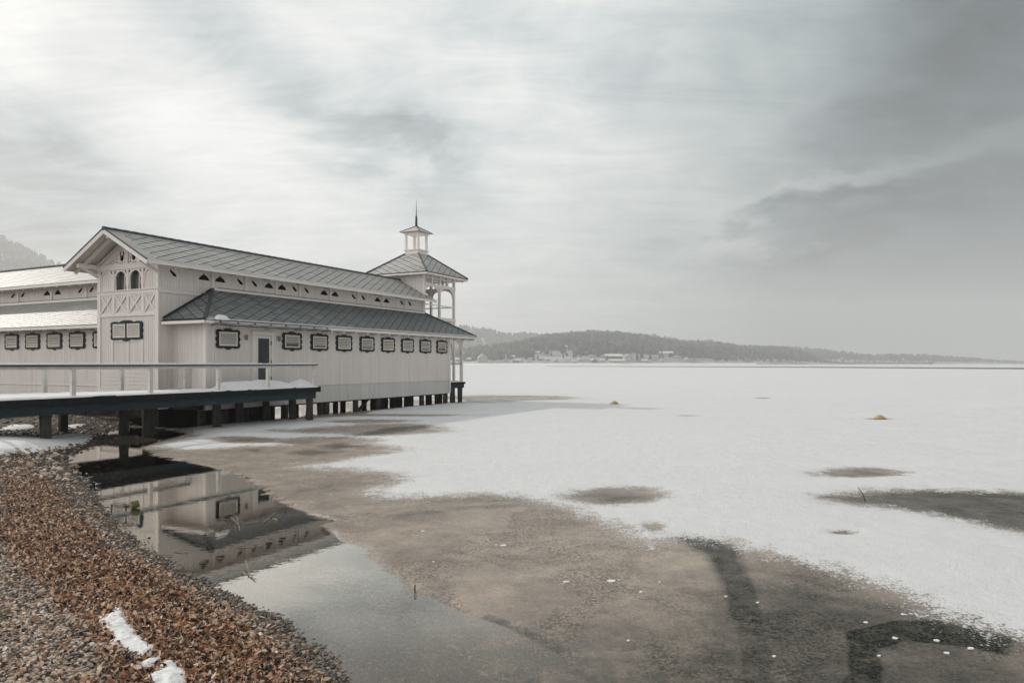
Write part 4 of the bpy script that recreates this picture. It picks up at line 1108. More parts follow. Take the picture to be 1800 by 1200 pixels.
def pebbles(n, lo, hi, s0, s1, r0, r1, name, tone_fn, keep_fn=None):
    Q = scatter_points(n, lo, hi, s0, s1); 
    if keep_fn is not None: Q = Q[keep_fn(Q)]
    n = len(Q); z, _ = land_z(Q[:, :2]); r = r0 * (r1 / r0) ** (RNG.random(n) ** 1.6)
    sc = np.c_[r * RNG.uniform(.8, 1.5, n), r * RNG.uniform(.7, 1.1, n), r * RNG.uniform(.45, .75, n)]
    vv = IV[None] * (1 + RNG.uniform(-.16, .16, (n, 12, 1))) * sc[:, None, :]
    a = RNG.uniform(0, 2 * math.pi, n); c, s_ = np.cos(a)[:, None], np.sin(a)[:, None]
    X = vv[..., 0] * c - vv[..., 1] * s_ + Q[:, 0:1]; Y = vv[..., 0] * s_ + vv[..., 1] * c + Q[:, 1:2]; Z = vv[..., 2] + (z + r * .3)[:, None]
    F = (IF[None] + (np.arange(n) * 12)[:, None, None]).reshape(-1, 3)
    o = np_obj(name, np.c_[X.ravel(), Y.ravel(), Z.ravel()], F, pebblem, {'tone': np.repeat(tone_fn(Q), 12)}, False)
    return o


def tone_beach(Q):
    s = Q[:, 2]; t_ = np.clip(RNG.normal(.47, .25, len(Q)), 0, 1)
    wet = np.clip((.30 - s) / .25, 0, 1); return np.clip(t_ * (1 - .45 * wet), 0, 1)


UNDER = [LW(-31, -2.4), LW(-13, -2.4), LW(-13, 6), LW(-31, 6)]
def in_patch(P):
    m_ = np.zeros(len(P), bool)
    for q in PATCHES: m_ |= sdf(P, q) > .03
    return m_
def peb_keep(Q):
    s = Q[:, 2] + .25 * vnoise(Q[:, :2], .9, 21, 3); lf_ = (s > .38) & (s < 1.35)
    return (~lf_ | (RNG.random(len(Q)) < .30)) & ~in_patch(Q[:, :2])
o = pebbles(80000, 3.9, 17, -1.3, 3.6, .009, .026, 'gravel', tone_beach, keep_fn=peb_keep); meta(o, 'loose grey and tan gravel on the beach', 'gravel', kind='stuff')
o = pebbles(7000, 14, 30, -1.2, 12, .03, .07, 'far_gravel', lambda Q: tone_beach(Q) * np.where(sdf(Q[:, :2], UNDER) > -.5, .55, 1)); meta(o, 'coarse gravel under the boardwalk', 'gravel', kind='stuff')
def tone_bed(Q): return np.clip(RNG.normal(.5, .22, len(Q)), 0, 1)
o = pebbles(14000, 3.9, 9.5, -5.0, -1.2, .010, .03, 'lakebed_gravel', tone_bed); meta(o, 'brown gravel on the lake bed under shallow clear water', 'gravel', kind='stuff')


def leaf_band(Q):
    """leaves lie in a drift a little above the waterline"""
    P, s = Q[:, :2], Q[:, 2]; w = vnoise(P, .9, 9, 3)
    far = np.clip((P[:, 1] - 8) / 5, 0, 1)
    dens = np.clip((s - .22 - .22 * far + w * .35) / .28, 0, 1) * np.clip((1.52 - s + w * .55) / .32, 0, 1) + .07 * (s > .1)
    return (RNG.random(len(Q)) < dens * np.where(P[:, 1] > 14, .5, 1)) & ~in_patch(P)


Q = scatter_points(115000, 3.9, 17, .0, 3.2); Q = Q[leaf_band(Q)]; n = len(Q)
z, _ = land_z(Q[:, :2]); L = .012 * (.038 / .012) ** (RNG.random(n) ** 1.3); Wd = L * RNG.uniform(.32, .5, n); curl = RNG.uniform(-.5, .9, n)
base = np.zeros((n, 8, 3))
prof = [(-1, 0), (-.45, .8), (.3, 1), (1, 0), (.3, -1), (-.45, -.8), (-.35, 0), (.3, 0)]
for k, (a, b) in enumerate(prof):
    base[:, k, 0] = a * L; base[:, k, 1] = b * Wd; base[:, k, 2] = curl * Wd * abs(b) * .9 + RNG.uniform(-.3, .4, n) * L * (a * a) * .6
tl = RNG.normal(0, .7, n); tp = RNG.normal(0, .55, n); az = RNG.uniform(0, 2 * math.pi, n)
def rot(b, ang, i, j):
    c, s_ = np.cos(ang)[:, None], np.sin(ang)[:, None]; p_, q_ = b[..., i] * c - b[..., j] * s_, b[..., i] * s_ + b[..., j] * c
    b[..., i], b[..., j] = p_, q_
rot(base, tl, 1, 2); rot(base, tp, 0, 2); rot(base, az, 0, 1)
base += np.c_[Q[:, :2], z + RNG.uniform(.010, .060, n)][:, None, :]
lf = np.array([(0, 5, 6), (0, 6, 1), (1, 6, 7), (1, 7, 2), (5, 4, 7), (5, 7, 6), (2, 7, 3), (7, 4, 3)])
F = (lf[None] + (np.arange(n) * 8)[:, None, None]).reshape(-1, 3)
tone = np.clip(RNG.normal(.46, .30, n) + .15 * vnoise(Q[:, :2], 1.2, 5), 0, 1)
o = np_obj('leaf_litter', base.reshape(-1, 3), F, leafm, {'tone': np.repeat(tone, 8)}, False); meta(o, 'drift of dry russet beech leaves along the beach', 'leaves', kind='stuff')

# ------------------------------------------------------------------ snow lying on things
def heap(name, poly, h, res, label, cat='snow', group=None, zfun=None, z0=0., edge=.12, rag=.10, seed=1, kind=None, ns=4.0, local=False, grow=0.):
    P = np.array(poly); lo = P.min(0) - .1; hi = P.max(0) + .1
    xs = np.arange(lo[0], hi[0], res); ys = np.arange(lo[1], hi[1], res); gx, gy2 = np.meshgrid(xs, ys); Q = np.c_[gx.ravel(), gy2.ravel()]
    s = sdf(Q, poly) + grow + rag * vnoise(Q, ns, seed, 3) * 2
    zb = zfun(Q)[0] if zfun else np.full(len(Q), z0)
    hh = h * (1 - np.exp(-np.clip(s, 0, None) / edge)) * (1 + .5 * vnoise(Q, ns * .6, seed + 3, 3)) + np.where(s > 0, .020 * vnoise(Q, ns * 4, seed + 5, 2), 0)
    Z = np.where(s > 0, zb + hh, zb - .02); nx, ny = len(xs), len(ys); ii = np.arange(nx * ny).reshape(ny, nx)
    F = np.stack([ii[:-1, :-1], ii[:-1, 1:], ii[1:, 1:], ii[1:, :-1]], -1).reshape(-1, 4); F = F[(s[F] > 0).any(1)]
    used = np.unique(F); mp = np.full(len(Q), -1); mp[used] = np.arange(len(used)); c = np.r_[Q[used].mean(0), zb[used].min()]
    me = np_mesh(name, np.c_[Q, Z][used] - c, mp[F], smooth=True); me.materials.append(snowm)
    o = bpy.data.objects.new(name, me); link(o, None, tuple(c), local); return meta(o, label, cat, group, kind)


SP = 'melting snow patches on the beach'
heap('snow_patch', PATCHES[0], .055, .010, 'long narrow snow patch lying on brown leaves, tapering away from the viewer', group=SP, zfun=land_z, edge=.035, rag=.075, seed=2, ns=9, grow=.045)
heap('snow_patch', PATCHES[1], .062, .01, 'small oblong lump of snow between the two larger patches on the leaves', group=SP, zfun=land_z, edge=.05, rag=.04, seed=4, ns=9, grow=.035)
heap('snow_patch', PATCHES[2], .062, .010, 'widest snow patch on the leaves, cut by the bottom edge', group=SP, zfun=land_z, edge=.05, rag=.07, seed=6, ns=9, grow=.03)
heap('snow_patch', PATCHES[3], .05, .01, 'thin sliver of snow beside the long narrow patch', group=SP, zfun=land_z, edge=.04, rag=.03, seed=8, ns=9, grow=.03)
heap('snow_bank', OL([(-60, 768), (0, 766), (60, 769), (120, 764), (172, 766), (160, 776), (130, 784), (90, 792), (45, 799), (0, 803), (-60, 806)]), .07, .06, 'broad bank of old snow on the beach in front of the boardwalk piles', group='', zfun=land_z, edge=.15, rag=.18, seed=11, ns=1.6)
heap('snow_patch', OL([(0, 752), (20, 748), (55, 747), (58, 752), (30, 757), (0, 756)]), .06, .06, 'snow remnant on the gravel beneath the boardwalk, at its left end', group=SP, zfun=land_z, edge=.12, rag=.1, seed=12, ns=2)
heap('snow_patch', OL([(98, 753), (125, 747), (148, 746), (140, 751), (110, 756)]), .06, .06, 'snow remnant on the gravel beneath the boardwalk, nearer the water', group=SP, zfun=land_z, edge=.12, rag=.1, seed=13, ns=2)
# the deck: thin cover and heaps, in the frame of the bathhouse
heap('snow_cover', [(-30, -2.27), (-14.0, -2.26), (-14.0, -1.95), (-17.0, -1.75), (-19.0, -.4), (-24, .6), (-30, .8)], .045, .06, 'thin snow cover on the boardwalk planks', kind='stuff', z0=DZ, edge=.05, rag=.05, seed=14, ns=2, local=True)
heap('snow_heap', [(-19.3, -2.1), (-17.6, -2.2), (-15.1, -2.2), (-15.35, -1.5), (-16.5, -1.0), (-18.5, -1.2)], .52, .05, 'large shovelled snow heap on the boardwalk by the glass door', group='snow heaps on the boardwalk', z0=DZ, edge=.55, rag=.05, seed=15, ns=1.2, local=True)
heap('snow_heap', [(-14.95, -2.2), (-14.0, -2.22), (-13.95, -1.2), (-14.9, -1.1)], .52, .05, 'rounded snow heap at the far end of the boardwalk railing', group='snow heaps on the boardwalk', z0=DZ, edge=.45, rag=.04, seed=16, ns=1.2, local=True)
heap('snow_heap', [(-30, .5), (-28.5, .55), (-25.5, .5), (-24.2, .75), (-25, 1.0), (-30, 1.0)], .25, .05, 'low snow heap along the rear railing, at the left edge', group='snow heaps on the boardwalk', z0=DZ, edge=.3, rag=.06, seed=17, ns=1.4, local=True)
heap('snow_strip', [(-30, -2.25), (-13.99, -2.25), (-13.99, -2.09), (-30, -2.09)], .034, .03, 'strip of snow lying on the front handrail', group='snow on the handrails', z0=2.364, edge=.035, rag=.012, seed=18, ns=3, local=True)
heap('snow_strip', [(-30, .87), (-17.75, .87), (-17.75, 1.03), (-30, 1.03)], .034, .03, 'strip of snow lying on the rear handrail', group='snow on the handrails', z0=2.364, edge=.035, rag=.012, seed=19, ns=3, local=True)
heap('snow_clump', [(-17.75, -.72), (-17.2, -.74), (-17.15, -.45), (-17.4, -.35), (-17.75, -.42)], .24, .02, 'clump of snow caught on the lean-to eave above the gutter', z0=4.07, edge=.10, rag=.03, seed=20, ns=3, local=True)
heap('snow_strip', [(-17.4, -.76), (-11.9, -.76), (-11.9, -.67), (-17.4, -.67)], .035, .02, 'thin line of snow lying in the gutter', group='', z0=3.915, edge=.02, rag=.01, seed=21, ns=3, local=True)
heap('snow_strip', [(.1, .1), (1.7, .1), (1.7, 1.2), (.1, 1.2)], .06, .05, 'snow left on the small porch floor at the lake end', group='', z0=1.222, edge=.1, rag=.06, seed=22, ns=2, local=True)
for o in list(COL.objects):
    if o.get('group') == '': del o['group']

# ------------------------------------------------------------------ things on the ice and in the water
def buoy(px, py, label):
    x, y = G(px, py); b = empty('buoy', (x, y, 0), label, 'buoy', 'mooring buoys frozen into the lake', frame=False)
    rings = [(.21, -.06), (.235, .01), (.22, .07), (.17, .13), (.10, .165), (.03, .18)]
    mb = MB(); mb.tube([(x, y, z) for r, z in rings], [r for r, z in rings], 14); mb.build('float', buoym, b, (x, y, 0), smooth=True)
    MB().tube([(x, y, -.05), (x, y, .045)], [.25, .245], 14).build('waterline_band', buoyd, b, (x, y, 0))
    mb = MB(); mb.tube([(x, y, .17), (x, y, .21)], [.02, .018], 8); mb.build('eye', buoyd, b, (x, y, 0))
buoy(1080, 710, 'small yellow-brown buoy frozen in the snow near the tip of the building shadow')
buoy(1547, 737, 'yellow-brown buoy frozen in the open snow on the right')
x, y = G(1524, 882)
def thin(name, pts, rad, mat, label, cat, group=None, n=6):
    c = Vector(pts[0]); return meta(MB().tube(pts, rad, n).build(name, mat, None, c, frame=False), label, cat, group)
thin('stick', [(x, y, -.08), (x - .055, y + .02, .12), (x - .13, y + .05, .25)], [.008, .007, .005], stickm, 'dark thin stick leaning out of the ice at the right dark patch', 'stick')
x, y = G(729, 1040)
thin('stake', [(x, y, -.3), (x + .002, y, .075)], [.008, .007], stickm, 'thin dark upright stake standing in the shallow water at the ice edge', 'stake')
TW = 'dry reed stalks lying on the water'
def flat_stick(p, q, rad, label, bend=0.0, z=.012):
    rad *= .55; a, b = G(*p), G(*q); m_ = ((a[0] + b[0]) / 2 + bend, (a[1] + b[1]) / 2)
    thin('reed_stalk', [(*a, z), (*m_, z + .008), (*b, z)], rad, twigm, label, 'reed stalk', TW, 5)
flat_stick((416, 921), (463, 917), .011, 'pale reed stalk lying nearly level, forming the stem of the forked cluster')
flat_stick((463, 919), (487, 901), .010, 'pale reed stalk slanting up to the right, at the right of the cluster')
flat_stick((405, 910), (419, 922), .009, 'short reed stalk slanting down to the right, at the left of the cluster')
flat_stick((416, 908), (422, 934), .008, 'thin upright-looking reed stalk crossing the left of the cluster')
flat_stick((480, 912), (488, 916), .014, 'stubby reed piece right of the forked cluster')
flat_stick((413, 961), (463, 960), .012, 'straight single reed stalk reflected beside the roof edge')
flat_stick((307, 969), (329, 971), .012, 'short reed stalk near the beach, farthest left of the stalks')
flat_stick((271, 977), (303, 977), .010, 'thin reed stalk at the beach edge, nearest the leaves')
x, y = G(440, 1012)
a, b, c_ = G(431, 993), G(437, 1008), G(449, 1022)
MBt = MB(); MBt.tube([(*a, .07), (*b, .03), (*c_, .0)], [.004, .006, .007], 6); MBt.tube([(*b, .04), (b[0] - .05, b[1] + .1, .085)], [.006, .003], 5); MBt.tube([(b[0] - .01, b[1] + .05, .05), (b[0] + .05, b[1] + .12, .10)], [.005, .003], 5)
meta(MBt.build('branch', twigm, None, (*b, 0), frame=False), 'small forked brown branch standing in the shallows by the leaves', 'branch')

# green bucket, tipped over in the shallow water
bx, by = G(238, 893); bk = empty('bucket', (bx, by, 0), 'small yellow-green bucket tipped on its side in the shallow water', 'bucket', frame=False)
ax = Vector((.80, .45, .22)).normalized(); BK = .64; c0 = Vector((bx - .06, by - .02, .05))
def lathe_axis(c0, ax, prof, n=18):
    a = ax.cross(Vector((0, 0, 1))).normalized(); b = ax.cross(a); mb = MB(); rings = []
    for r, h in [(q[0] * BK, q[1] * BK) for q in prof]:
        rings.append(len(mb.v)); mb.v += [c0 + ax * h + (a * math.cos(2 * math.pi * j / n) + b * math.sin(2 * math.pi * j / n)) * r for j in range(n)]
    for k in range(len(prof) - 1):
        for j in range(n): mb.f.append([rings[k] + j, rings[k + 1] + j, rings[k + 1] + (j + 1) % n, rings[k] + (j + 1) % n])
    return mb
lathe_axis(c0, ax, [(.112, 0), (.085, .19), (.0, .192), (.0, .182), (.079, .18), (.105, .004), (.112, 0)]).build('body', green, bk, (bx, by, 0), False, True)
lathe_axis(c0, ax, [(.112, -.004), (.122, -.002), (.122, .018), (.112, .02)]).build('rim', green, bk, (bx, by, 0), False, True)
sd = ax.cross(Vector((0, 0, 1))).normalized(); up = sd.cross(ax)
MB().tube([c0 + sd * (.085 * math.cos(w)) + (ax * -.02 + up * .8) * (.12 * math.sin(w)) + ax * .01 for w in np.linspace(0, math.pi, 13)], .004, 5).build('handle', wirem, bk, (bx, by, 0), False)

# larger dark stones at the waterline
ST = 'dark wet stones along the waterline'
for px, py, r, lab in [
        (411, 1066, .055, 'dark wet stone at the waterline just right of the forked branch'), (453, 1083, .05, 'dark stone standing clear in the bright water, nearest the pale reflection'),
        (476, 1090, .025, 'small dark stone in the water next to a slightly larger one'), (480, 1098, .035, 'pointed dark stone below a smaller one in the shallows'),
        (496, 1109, .03, 'dark stone at the pebble edge, midway down the foreground waterline'), (513, 1119, .04, 'block-shaped dark stone in the shallows above a leaf tangle'),
        (539, 1146, .035, 'dark stone in the shallows left of a lone smaller one'), (560, 1146, .028, 'lone dark stone farthest out in the lower shallows'),
        (572, 1170, .05, 'large dark stone near the bottom edge, upper of two'), (578, 1187, .05, 'large dark stone near the bottom edge, lower of two'),
        (590, 1163, .016, 'tiny dark pebble far out from the waterline near the bottom'), (438, 1070, .022, 'small dark stone between two larger ones by the branch'),
        (226, 965, .05, 'dark stone at the beach edge beneath the reflected cross braces'), (173, 853, .09, 'large dark stone in the reflection of the gable posts'),
        (146, 839, .06, 'dark stone at the upper end of the waterline near the snow bank'), (246, 923, .05, 'dark stone in the water just below the green bucket'),
        (262, 945, .03, 'small dark stone lower right of the green bucket')]:
    X, Y = G(px, py, .0); mb = MB()
    for q in IV: mb.v.append(Vector((X + q[0] * r * .75 * random.uniform(.8, 1.15), Y + q[1] * r * .65 * random.uniform(.8, 1.1), r * .2 + q[2] * r * .5 * random.uniform(.8, 1.1))))
    mb.f = [list(map(int, q)) for q in IF]; meta(mb.build('stone', stonem, None, (X, Y, 0), frame=False), lab, 'stone', ST)
# chips of white ice on the slush
CH = 'white ice chips on the slush'
for px, py, w, lab in [
        (885, 960, 14, 'flat white ice chip of a close pair in the middle of the brown slush'), (872, 959, 6, 'smaller ice chip of a close pair in the middle of the brown slush'),
        (925, 879, 18, 'wide white ice chip at the snow edge, left of the round dark patch'), (995, 1024, 15, 'white ice chip left of a twin chip on open slush'),
        (1075, 1023, 20, 'widest white ice chip on the slush, with a smaller neighbour'), (1088, 1021, 6, 'small ice chip touching the widest one'),
        (1127, 1042, 8, 'small ice chip to the lower right of the widest one'), (1105, 1128, 8, 'lone white ice chip low in the dark slush'), (1160, 1025, 5, 'tiny ice chip left of the dark curved crack'),
        (1574, 1124, 12, 'white ice chip under the arched dark crack, left one'), (1646, 1128, 14, 'white ice chip under the arched dark crack, right one'), (1664, 1150, 12, 'white ice chip below the arched dark crack'),
        (1706, 1142, 14, 'white ice chip near the right end of the arched crack'), (1545, 1155, 8, 'ice chip on the dark stem of the arched crack'), (1522, 1096, 10, 'ice chip just above the arched crack'),
        (1588, 1082, 10, 'ice chip between the arched crack and the snow edge'), (1276, 1050, 8, 'ice chip on the left rim of the dark curved crack'), (1332, 1061, 8, 'ice chip on the right rim of the dark curved crack'),
        (1361, 1156, 8, 'ice chip right of the curved crack near the bottom'), (743, 935, 9, 'ice chip nearest the reflected roof corner'), (762, 989, 5, 'tiny ice chip right of the open water')]:
    X, Y = G(px, py); r = w * .42 / 1250 * Y; mb = MB(); k = 9
    pts = [(X + r * random.uniform(.7, 1.15) * math.cos(2 * math.pi * j / k), Y + r * .9 * random.uniform(.5, 1.1) * math.sin(2 * math.pi * j / k)) for j in range(k)]
    mb.slab([(a, b, .020 + random.uniform(-.002, .002)) for a, b in pts], (0, 0, 1), .012)
    meta(mb.build('ice_chip', snowm, None, (X, Y, .014), frame=False), lab, 'ice chip', CH)

# ------------------------------------------------------------------ far shore
def interp_px(tab, px): a = np.array(tab, float); return np.interp(px, a[:, 0], a[:, 1])


def hill(name, sky_tab, shore_tab, depth, px0, px1, treeh, n_trees, seed, shore_rise=1.5, cone=.6):
    """ridge of land whose crest stands where the photograph shows it, at its own distance; woods on its front"""
    r = np.random.default_rng(seed); npx = 160; nt = 40
    pxs = np.linspace(px0, px1, npx); tt = np.concatenate([np.linspace(0, 1, 26), np.linspace(1, 1.8, 14)[1:]])
    ysh = interp_px(shore_tab, pxs); ycr = ysh + depth; zc = CAM_H + (638 - interp_px(sky_tab, pxs)) / 1250 * ycr - treeh * .75
    zc = np.maximum(zc, .4)
    def H(k, t_):
        f = np.where(t_ < 1, t_ ** 1.15 * (1.3 - .3 * t_), np.maximum(0, 1 - (t_ - 1) / .8 * .8))
        return .5 + shore_rise * np.clip(t_ * 12, 0, 1) + (k - .5 - shore_rise) * f
    Vv = []
    for t_ in tt:
        Y = ysh + depth * t_; z = H(zc, np.full(npx, t_)); P = np.c_[(pxs - 900) / 1250 * Y, Y]
        z = z + vnoise(P, .008, seed, 3) * 6 * np.clip(t_ * 3, 0, 1) * np.clip(zc / 20, 0, 1)
        if t_ == 0: z = z * 0 - .6
        Vv.append(np.c_[P, z])
    Vv = np.concatenate(Vv); n = len(tt); ii = np.arange(n * npx).reshape(n, npx)
    F = np.stack([ii[:-1, :-1], ii[:-1, 1:], ii[1:, 1:], ii[1:, :-1]], -1).reshape(-1, 4)
    o = np_obj(name, Vv, F, hillm, smooth=True); meta(o, kind='structure')
    # woods
    k = r.uniform(px0, px1, n_trees); t_ = r.uniform(.04, 1.06, n_trees) ** .8
    Y = np.interp(k, pxs, ysh) + depth * t_; zt_ = H(np.interp(k, pxs, zc), t_); P = np.c_[(k - 900) / 1250 * Y, Y]
    zt_ = zt_ + vnoise(P, .008, seed, 3) * 6 * np.clip(t_ * 3, 0, 1) * np.clip(np.interp(k, pxs, zc) / 20, 0, 1)
    return P, zt_, t_, k, (pxs, ysh, zc, H, depth, seed)


def woods(name, P, z, treeh, cone_frac, label, seed):
    r = np.random.default_rng(seed); n = len(P); con = r.random(n) < cone_frac
    h = treeh * r.uniform(.55, 1.2, n) * np.clip(z / (treeh * 1.3), .18, 1); w = np.where(con, h * .20, h * .38) * r.uniform(.8, 1.25, n)
    m6 = 6; Vs, Fs, Ts = [], [], []; base = 0
    # conifers: two stacked cones
    i = np.where(con)[0]; nc = len(i)
    if nc:
        ang = np.arange(m6) * 2 * math.pi / m6; vv = np.zeros((nc, 2 * m6 + 2, 3))
        for lv, (zb, zt_, rr_) in enumerate(((.08, .66, 1.), (.42, 1.0, .62))):
            for j in range(m6):
                jr = r.uniform(.7, 1.25, nc)
                vv[:, lv * (m6 + 1) + j] = np.c_[np.cos(ang[j]) * w[i] * rr_ * jr, np.sin(ang[j]) * w[i] * rr_ * jr, h[i] * (zb + r.uniform(-.04, .04, nc))]
            vv[:, lv * (m6 + 1) + m6] = np.c_[np.zeros(nc), np.zeros(nc), h[i] * zt_]
        vv += np.c_[P[i], z[i]][:, None]
        f = np.array([(lv * (m6 + 1) + j, lv * (m6 + 1) + (j + 1) % m6, lv * (m6 + 1) + m6) for lv in range(2) for j in range(m6)])
        Vs.append(vv.reshape(-1, 3)); Fs.append((f[None] + (np.arange(nc) * (2 * m6 + 2))[:, None, None]).reshape(-1, 3)); Ts.append(np.repeat(r.uniform(0, .5, nc), 2 * m6 + 2)); base = nc * (2 * m6 + 2)
    i = np.where(~con)[0]; nd = len(i)
    if nd:
        vv = IV[None] * (1 + r.uniform(-.3, .3, (nd, 12, 1))) * np.c_[w[i], w[i], h[i] * .5][:, None]; vv += np.c_[P[i], z[i] + h[i] * .48][:, None]
        Vs.append(vv.reshape(-1, 3)); Fs.append((IF[None] + (np.arange(nd) * 12)[:, None, None]).reshape(-1, 3) + base); Ts.append(np.repeat(r.uniform(.45, 1, nd), 12))
    o = np_obj(name, np.concatenate(Vs), np.concatenate(Fs), forestm, {'tone': np.concatenate(Ts)}); meta(o, label, 'woods', kind='stuff')


SHT = [(600, 840), (700, 850), (1000, 880), (1200, 1010), (1500, 1300), (1900, 1500)]
P_, z_, t_, k_, H1 = hill('village_hill', [(560, 612), (700, 618), (800, 616), (860, 608), (905, 603), (960, 590), (1000, 586), (1050, 581), (1100, 586), (1150, 592), (1200, 600), (1260, 604), (1300, 608), (1340, 610), (1380, 611), (1420, 620), (1450, 628), (1490, 633), (1530, 636), (1580, 638), (1640, 639)],
                          SHT, 520, 560, 1640, 13, 9000, 31)
def gaps(px, t_, P):
    """clearings where the village stands"""
    c = (t_ < .19) & (px > 780) & (px < 1250)
    c |= (np.abs(px - 975) < 38) & (t_ > .16) & (t_ < .44)
    c |= (np.abs(px - 1140) < 70) & (t_ > .02) & (t_ < .26)
    return c & (np.sin(px * 12.9898 + t_ * 78.233) * 43758.5 % 1 > .10)
kp = ~gaps(k_, t_, P_); woods('village_woods', P_[kp], z_[kp], 13, .45, 'dark hazy woods on the hill across the lake', 41)
P_, z_, t_, k_, _ = hill('rear_hill', [(500, 548), (600, 552), (740, 566), (820, 572), (860, 577), (895, 587), (910, 583), (940, 586), (985, 594), (1050, 588), (1100, 584), (1150, 588), (1195, 597), (1215, 598), (1250, 597), (1290, 606), (1340, 612), (1380, 616), (1440, 622)],
                         [(400, 1700), (1500, 1900)], 500, 480, 1460, 15, 5000, 32); woods('rear_woods', P_, z_, 15, .5, 'paler woods on the ridge behind the village hill', 42)
P_, z_, t_, k_, _ = hill('far_hill', [(1240, 612), (1390, 610), (1460, 615), (1500, 621), (1535, 625), (1560, 622), (1620, 624), (1700, 627), (1760, 630), (1800, 631), (2000, 633), (2300, 634)],
                         [(1200, 1750), (2300, 1650)], 380, 1240, 2300, 12, 4500, 33); woods('far_woods', P_, z_, 12, .5, 'faint woods on the low far shore at the right', 43)
P_, z_, t_, k_, _ = hill('mountain', [(-900, 440), (-500, 412), (-250, 396), (-100, 398), (0, 413), (50, 438), (110, 466), (200, 500), (320, 540), (480, 590), (600, 620)],
                         [(-900, 900), (600, 1050)], 700, -700, 600, 20, 9000, 34); woods('mountain_woods', P_, z_, 20, .75, 'hazy wooded slope of the mountain at the far left', 44)

# houses of the far village
pxs_, ysh_, zc_, Hf, dep_, sd_ = H1
def shore_point(px, py):
    t_ = np.linspace(0.004, 1, 700); ys_ = np.interp(px, pxs_, ysh_); zc1 = np.interp(px, pxs_, zc_); Y = ys_ + dep_ * t_; z = Hf(np.full(700, zc1), t_)
    P = np.c_[(px - 900) / 1250 * Y, Y]; z = z + vnoise(P, .008, sd_, 3) * 6 * np.clip(t_ * 3, 0, 1) * np.clip(zc1 / 20, 0, 1)
    y = 638 - (z - CAM_H) / Y * 1250; k = int(np.argmin(np.abs(y - py))); return P[k, 0], P[k, 1], z[k]
HG = 'houses on the far shore'
house_list = [  # px, base py, width px, height px, dark walls, turn, label
    (804, 636, 7, 8, 0, .3, 'small pale house with a snowy roof right beside the porch post'), (824, 635, 8, 7, 1, .8, 'brown house behind the first lakeside houses right of the porch'),
    (848, 637, 16, 15, 0, .2, 'large pale gabled house alone on the shore left of the trees'), (858, 625, 5, 4, 0, .5, 'tiny snow-roofed house above the large gabled house'),
    (889, 637, 8, 7, 0, .1, 'low pale house on the shore left of the steep roof'), (902, 630, 8, 6, 1, .9, 'house with steep snowy roof above the lakeside row'),
    (907, 638, 9, 8, 1, .7, 'brown lakeside house with a bright slanted roof'), (916, 638, 8, 7, 0, .2, 'rounded pale lakeside house next to the brown one'), (930, 638, 8, 6, 0, .1, 'low lakeside house below the knoll'),
    (945, 622, 8, 5, 0, .4, 'snow-roofed house at the left foot of the knoll'), (956, 624, 8, 5, 0, .1, 'snow-roofed house in the middle of the knoll'), (950, 633, 6, 5, 1, .6, 'small dark house at the foot of the knoll'),
    (962, 634, 8, 6, 0, .3, 'house with a broad bright roof at the foot of the knoll'), (978, 637, 8, 7, 0, .1, 'pale gabled lakeside house under the knoll'), (952, 610, 9, 4, 0, .2, 'leftmost house of the top row on the knoll'), (964, 609, 9, 4, 0, .5, 'second house of the top row on the knoll'),
    (975, 608, 9, 4, 0, .1, 'third house of the top row on the knoll'), (986, 609, 9, 4, 0, .7, 'fourth house of the top row on the knoll'), (996, 611, 8, 4, 0, .3, 'rightmost house of the top row on the knoll'),
    (1008, 638, 9, 6, 0, .6, 'lakeside house with a bright slanted roof right of the knoll'), (1025, 624, 10, 5, 0, .4, 'snowy roofed house above the shore left of the long block'), (1020, 636, 9, 7, 0, .2, 'pale lakeside house left of the long block'),
    (1040, 628, 11, 5, 0, .1, 'wide snow-roofed house left of the long block'), (1044, 637, 10, 7, 1, .2, 'brown lakeside house before the long block'), (1057, 637, 10, 7, 0, .5, 'pale lakeside house before the long block'),
    (1078, 631, 30, 9, 1, .02, 'long dark three-storey block on the slope'), (1084, 637, 28, 6, 0, .02, 'long low lakeside building with a pale roof'), (1104, 630, 14, 8, 0, .1, 'bright snow-roofed hall right of the long block'),
    (1106, 621, 6, 4, 0, .2, 'small house above the bright hall'), (1133, 637, 8, 6, 0, .3, 'small lakeside house with snow patch'), (1136, 623, 7, 5, 0, .4, 'small bright house between the conifers'),
    (1152, 623, 8, 5, 0, .5, 'pale house left of the long upper block'), (1170, 625, 24, 8, 0, .03, 'long pale upper block with snowy flat roof'), (1190, 630, 12, 5, 0, .1, 'wide snow-roofed house at the right end of the village'),
    (1208, 634, 12, 5, 0, .2, 'low house with snowy roof at the very right of the village'), (1163, 637, 7, 6, 0, .1, 'small pale lakeside house under the upper block')]
hm_roof = simple('snowy_roof', (.62, .625, .63), (.76, .765, .77), .3, .7)
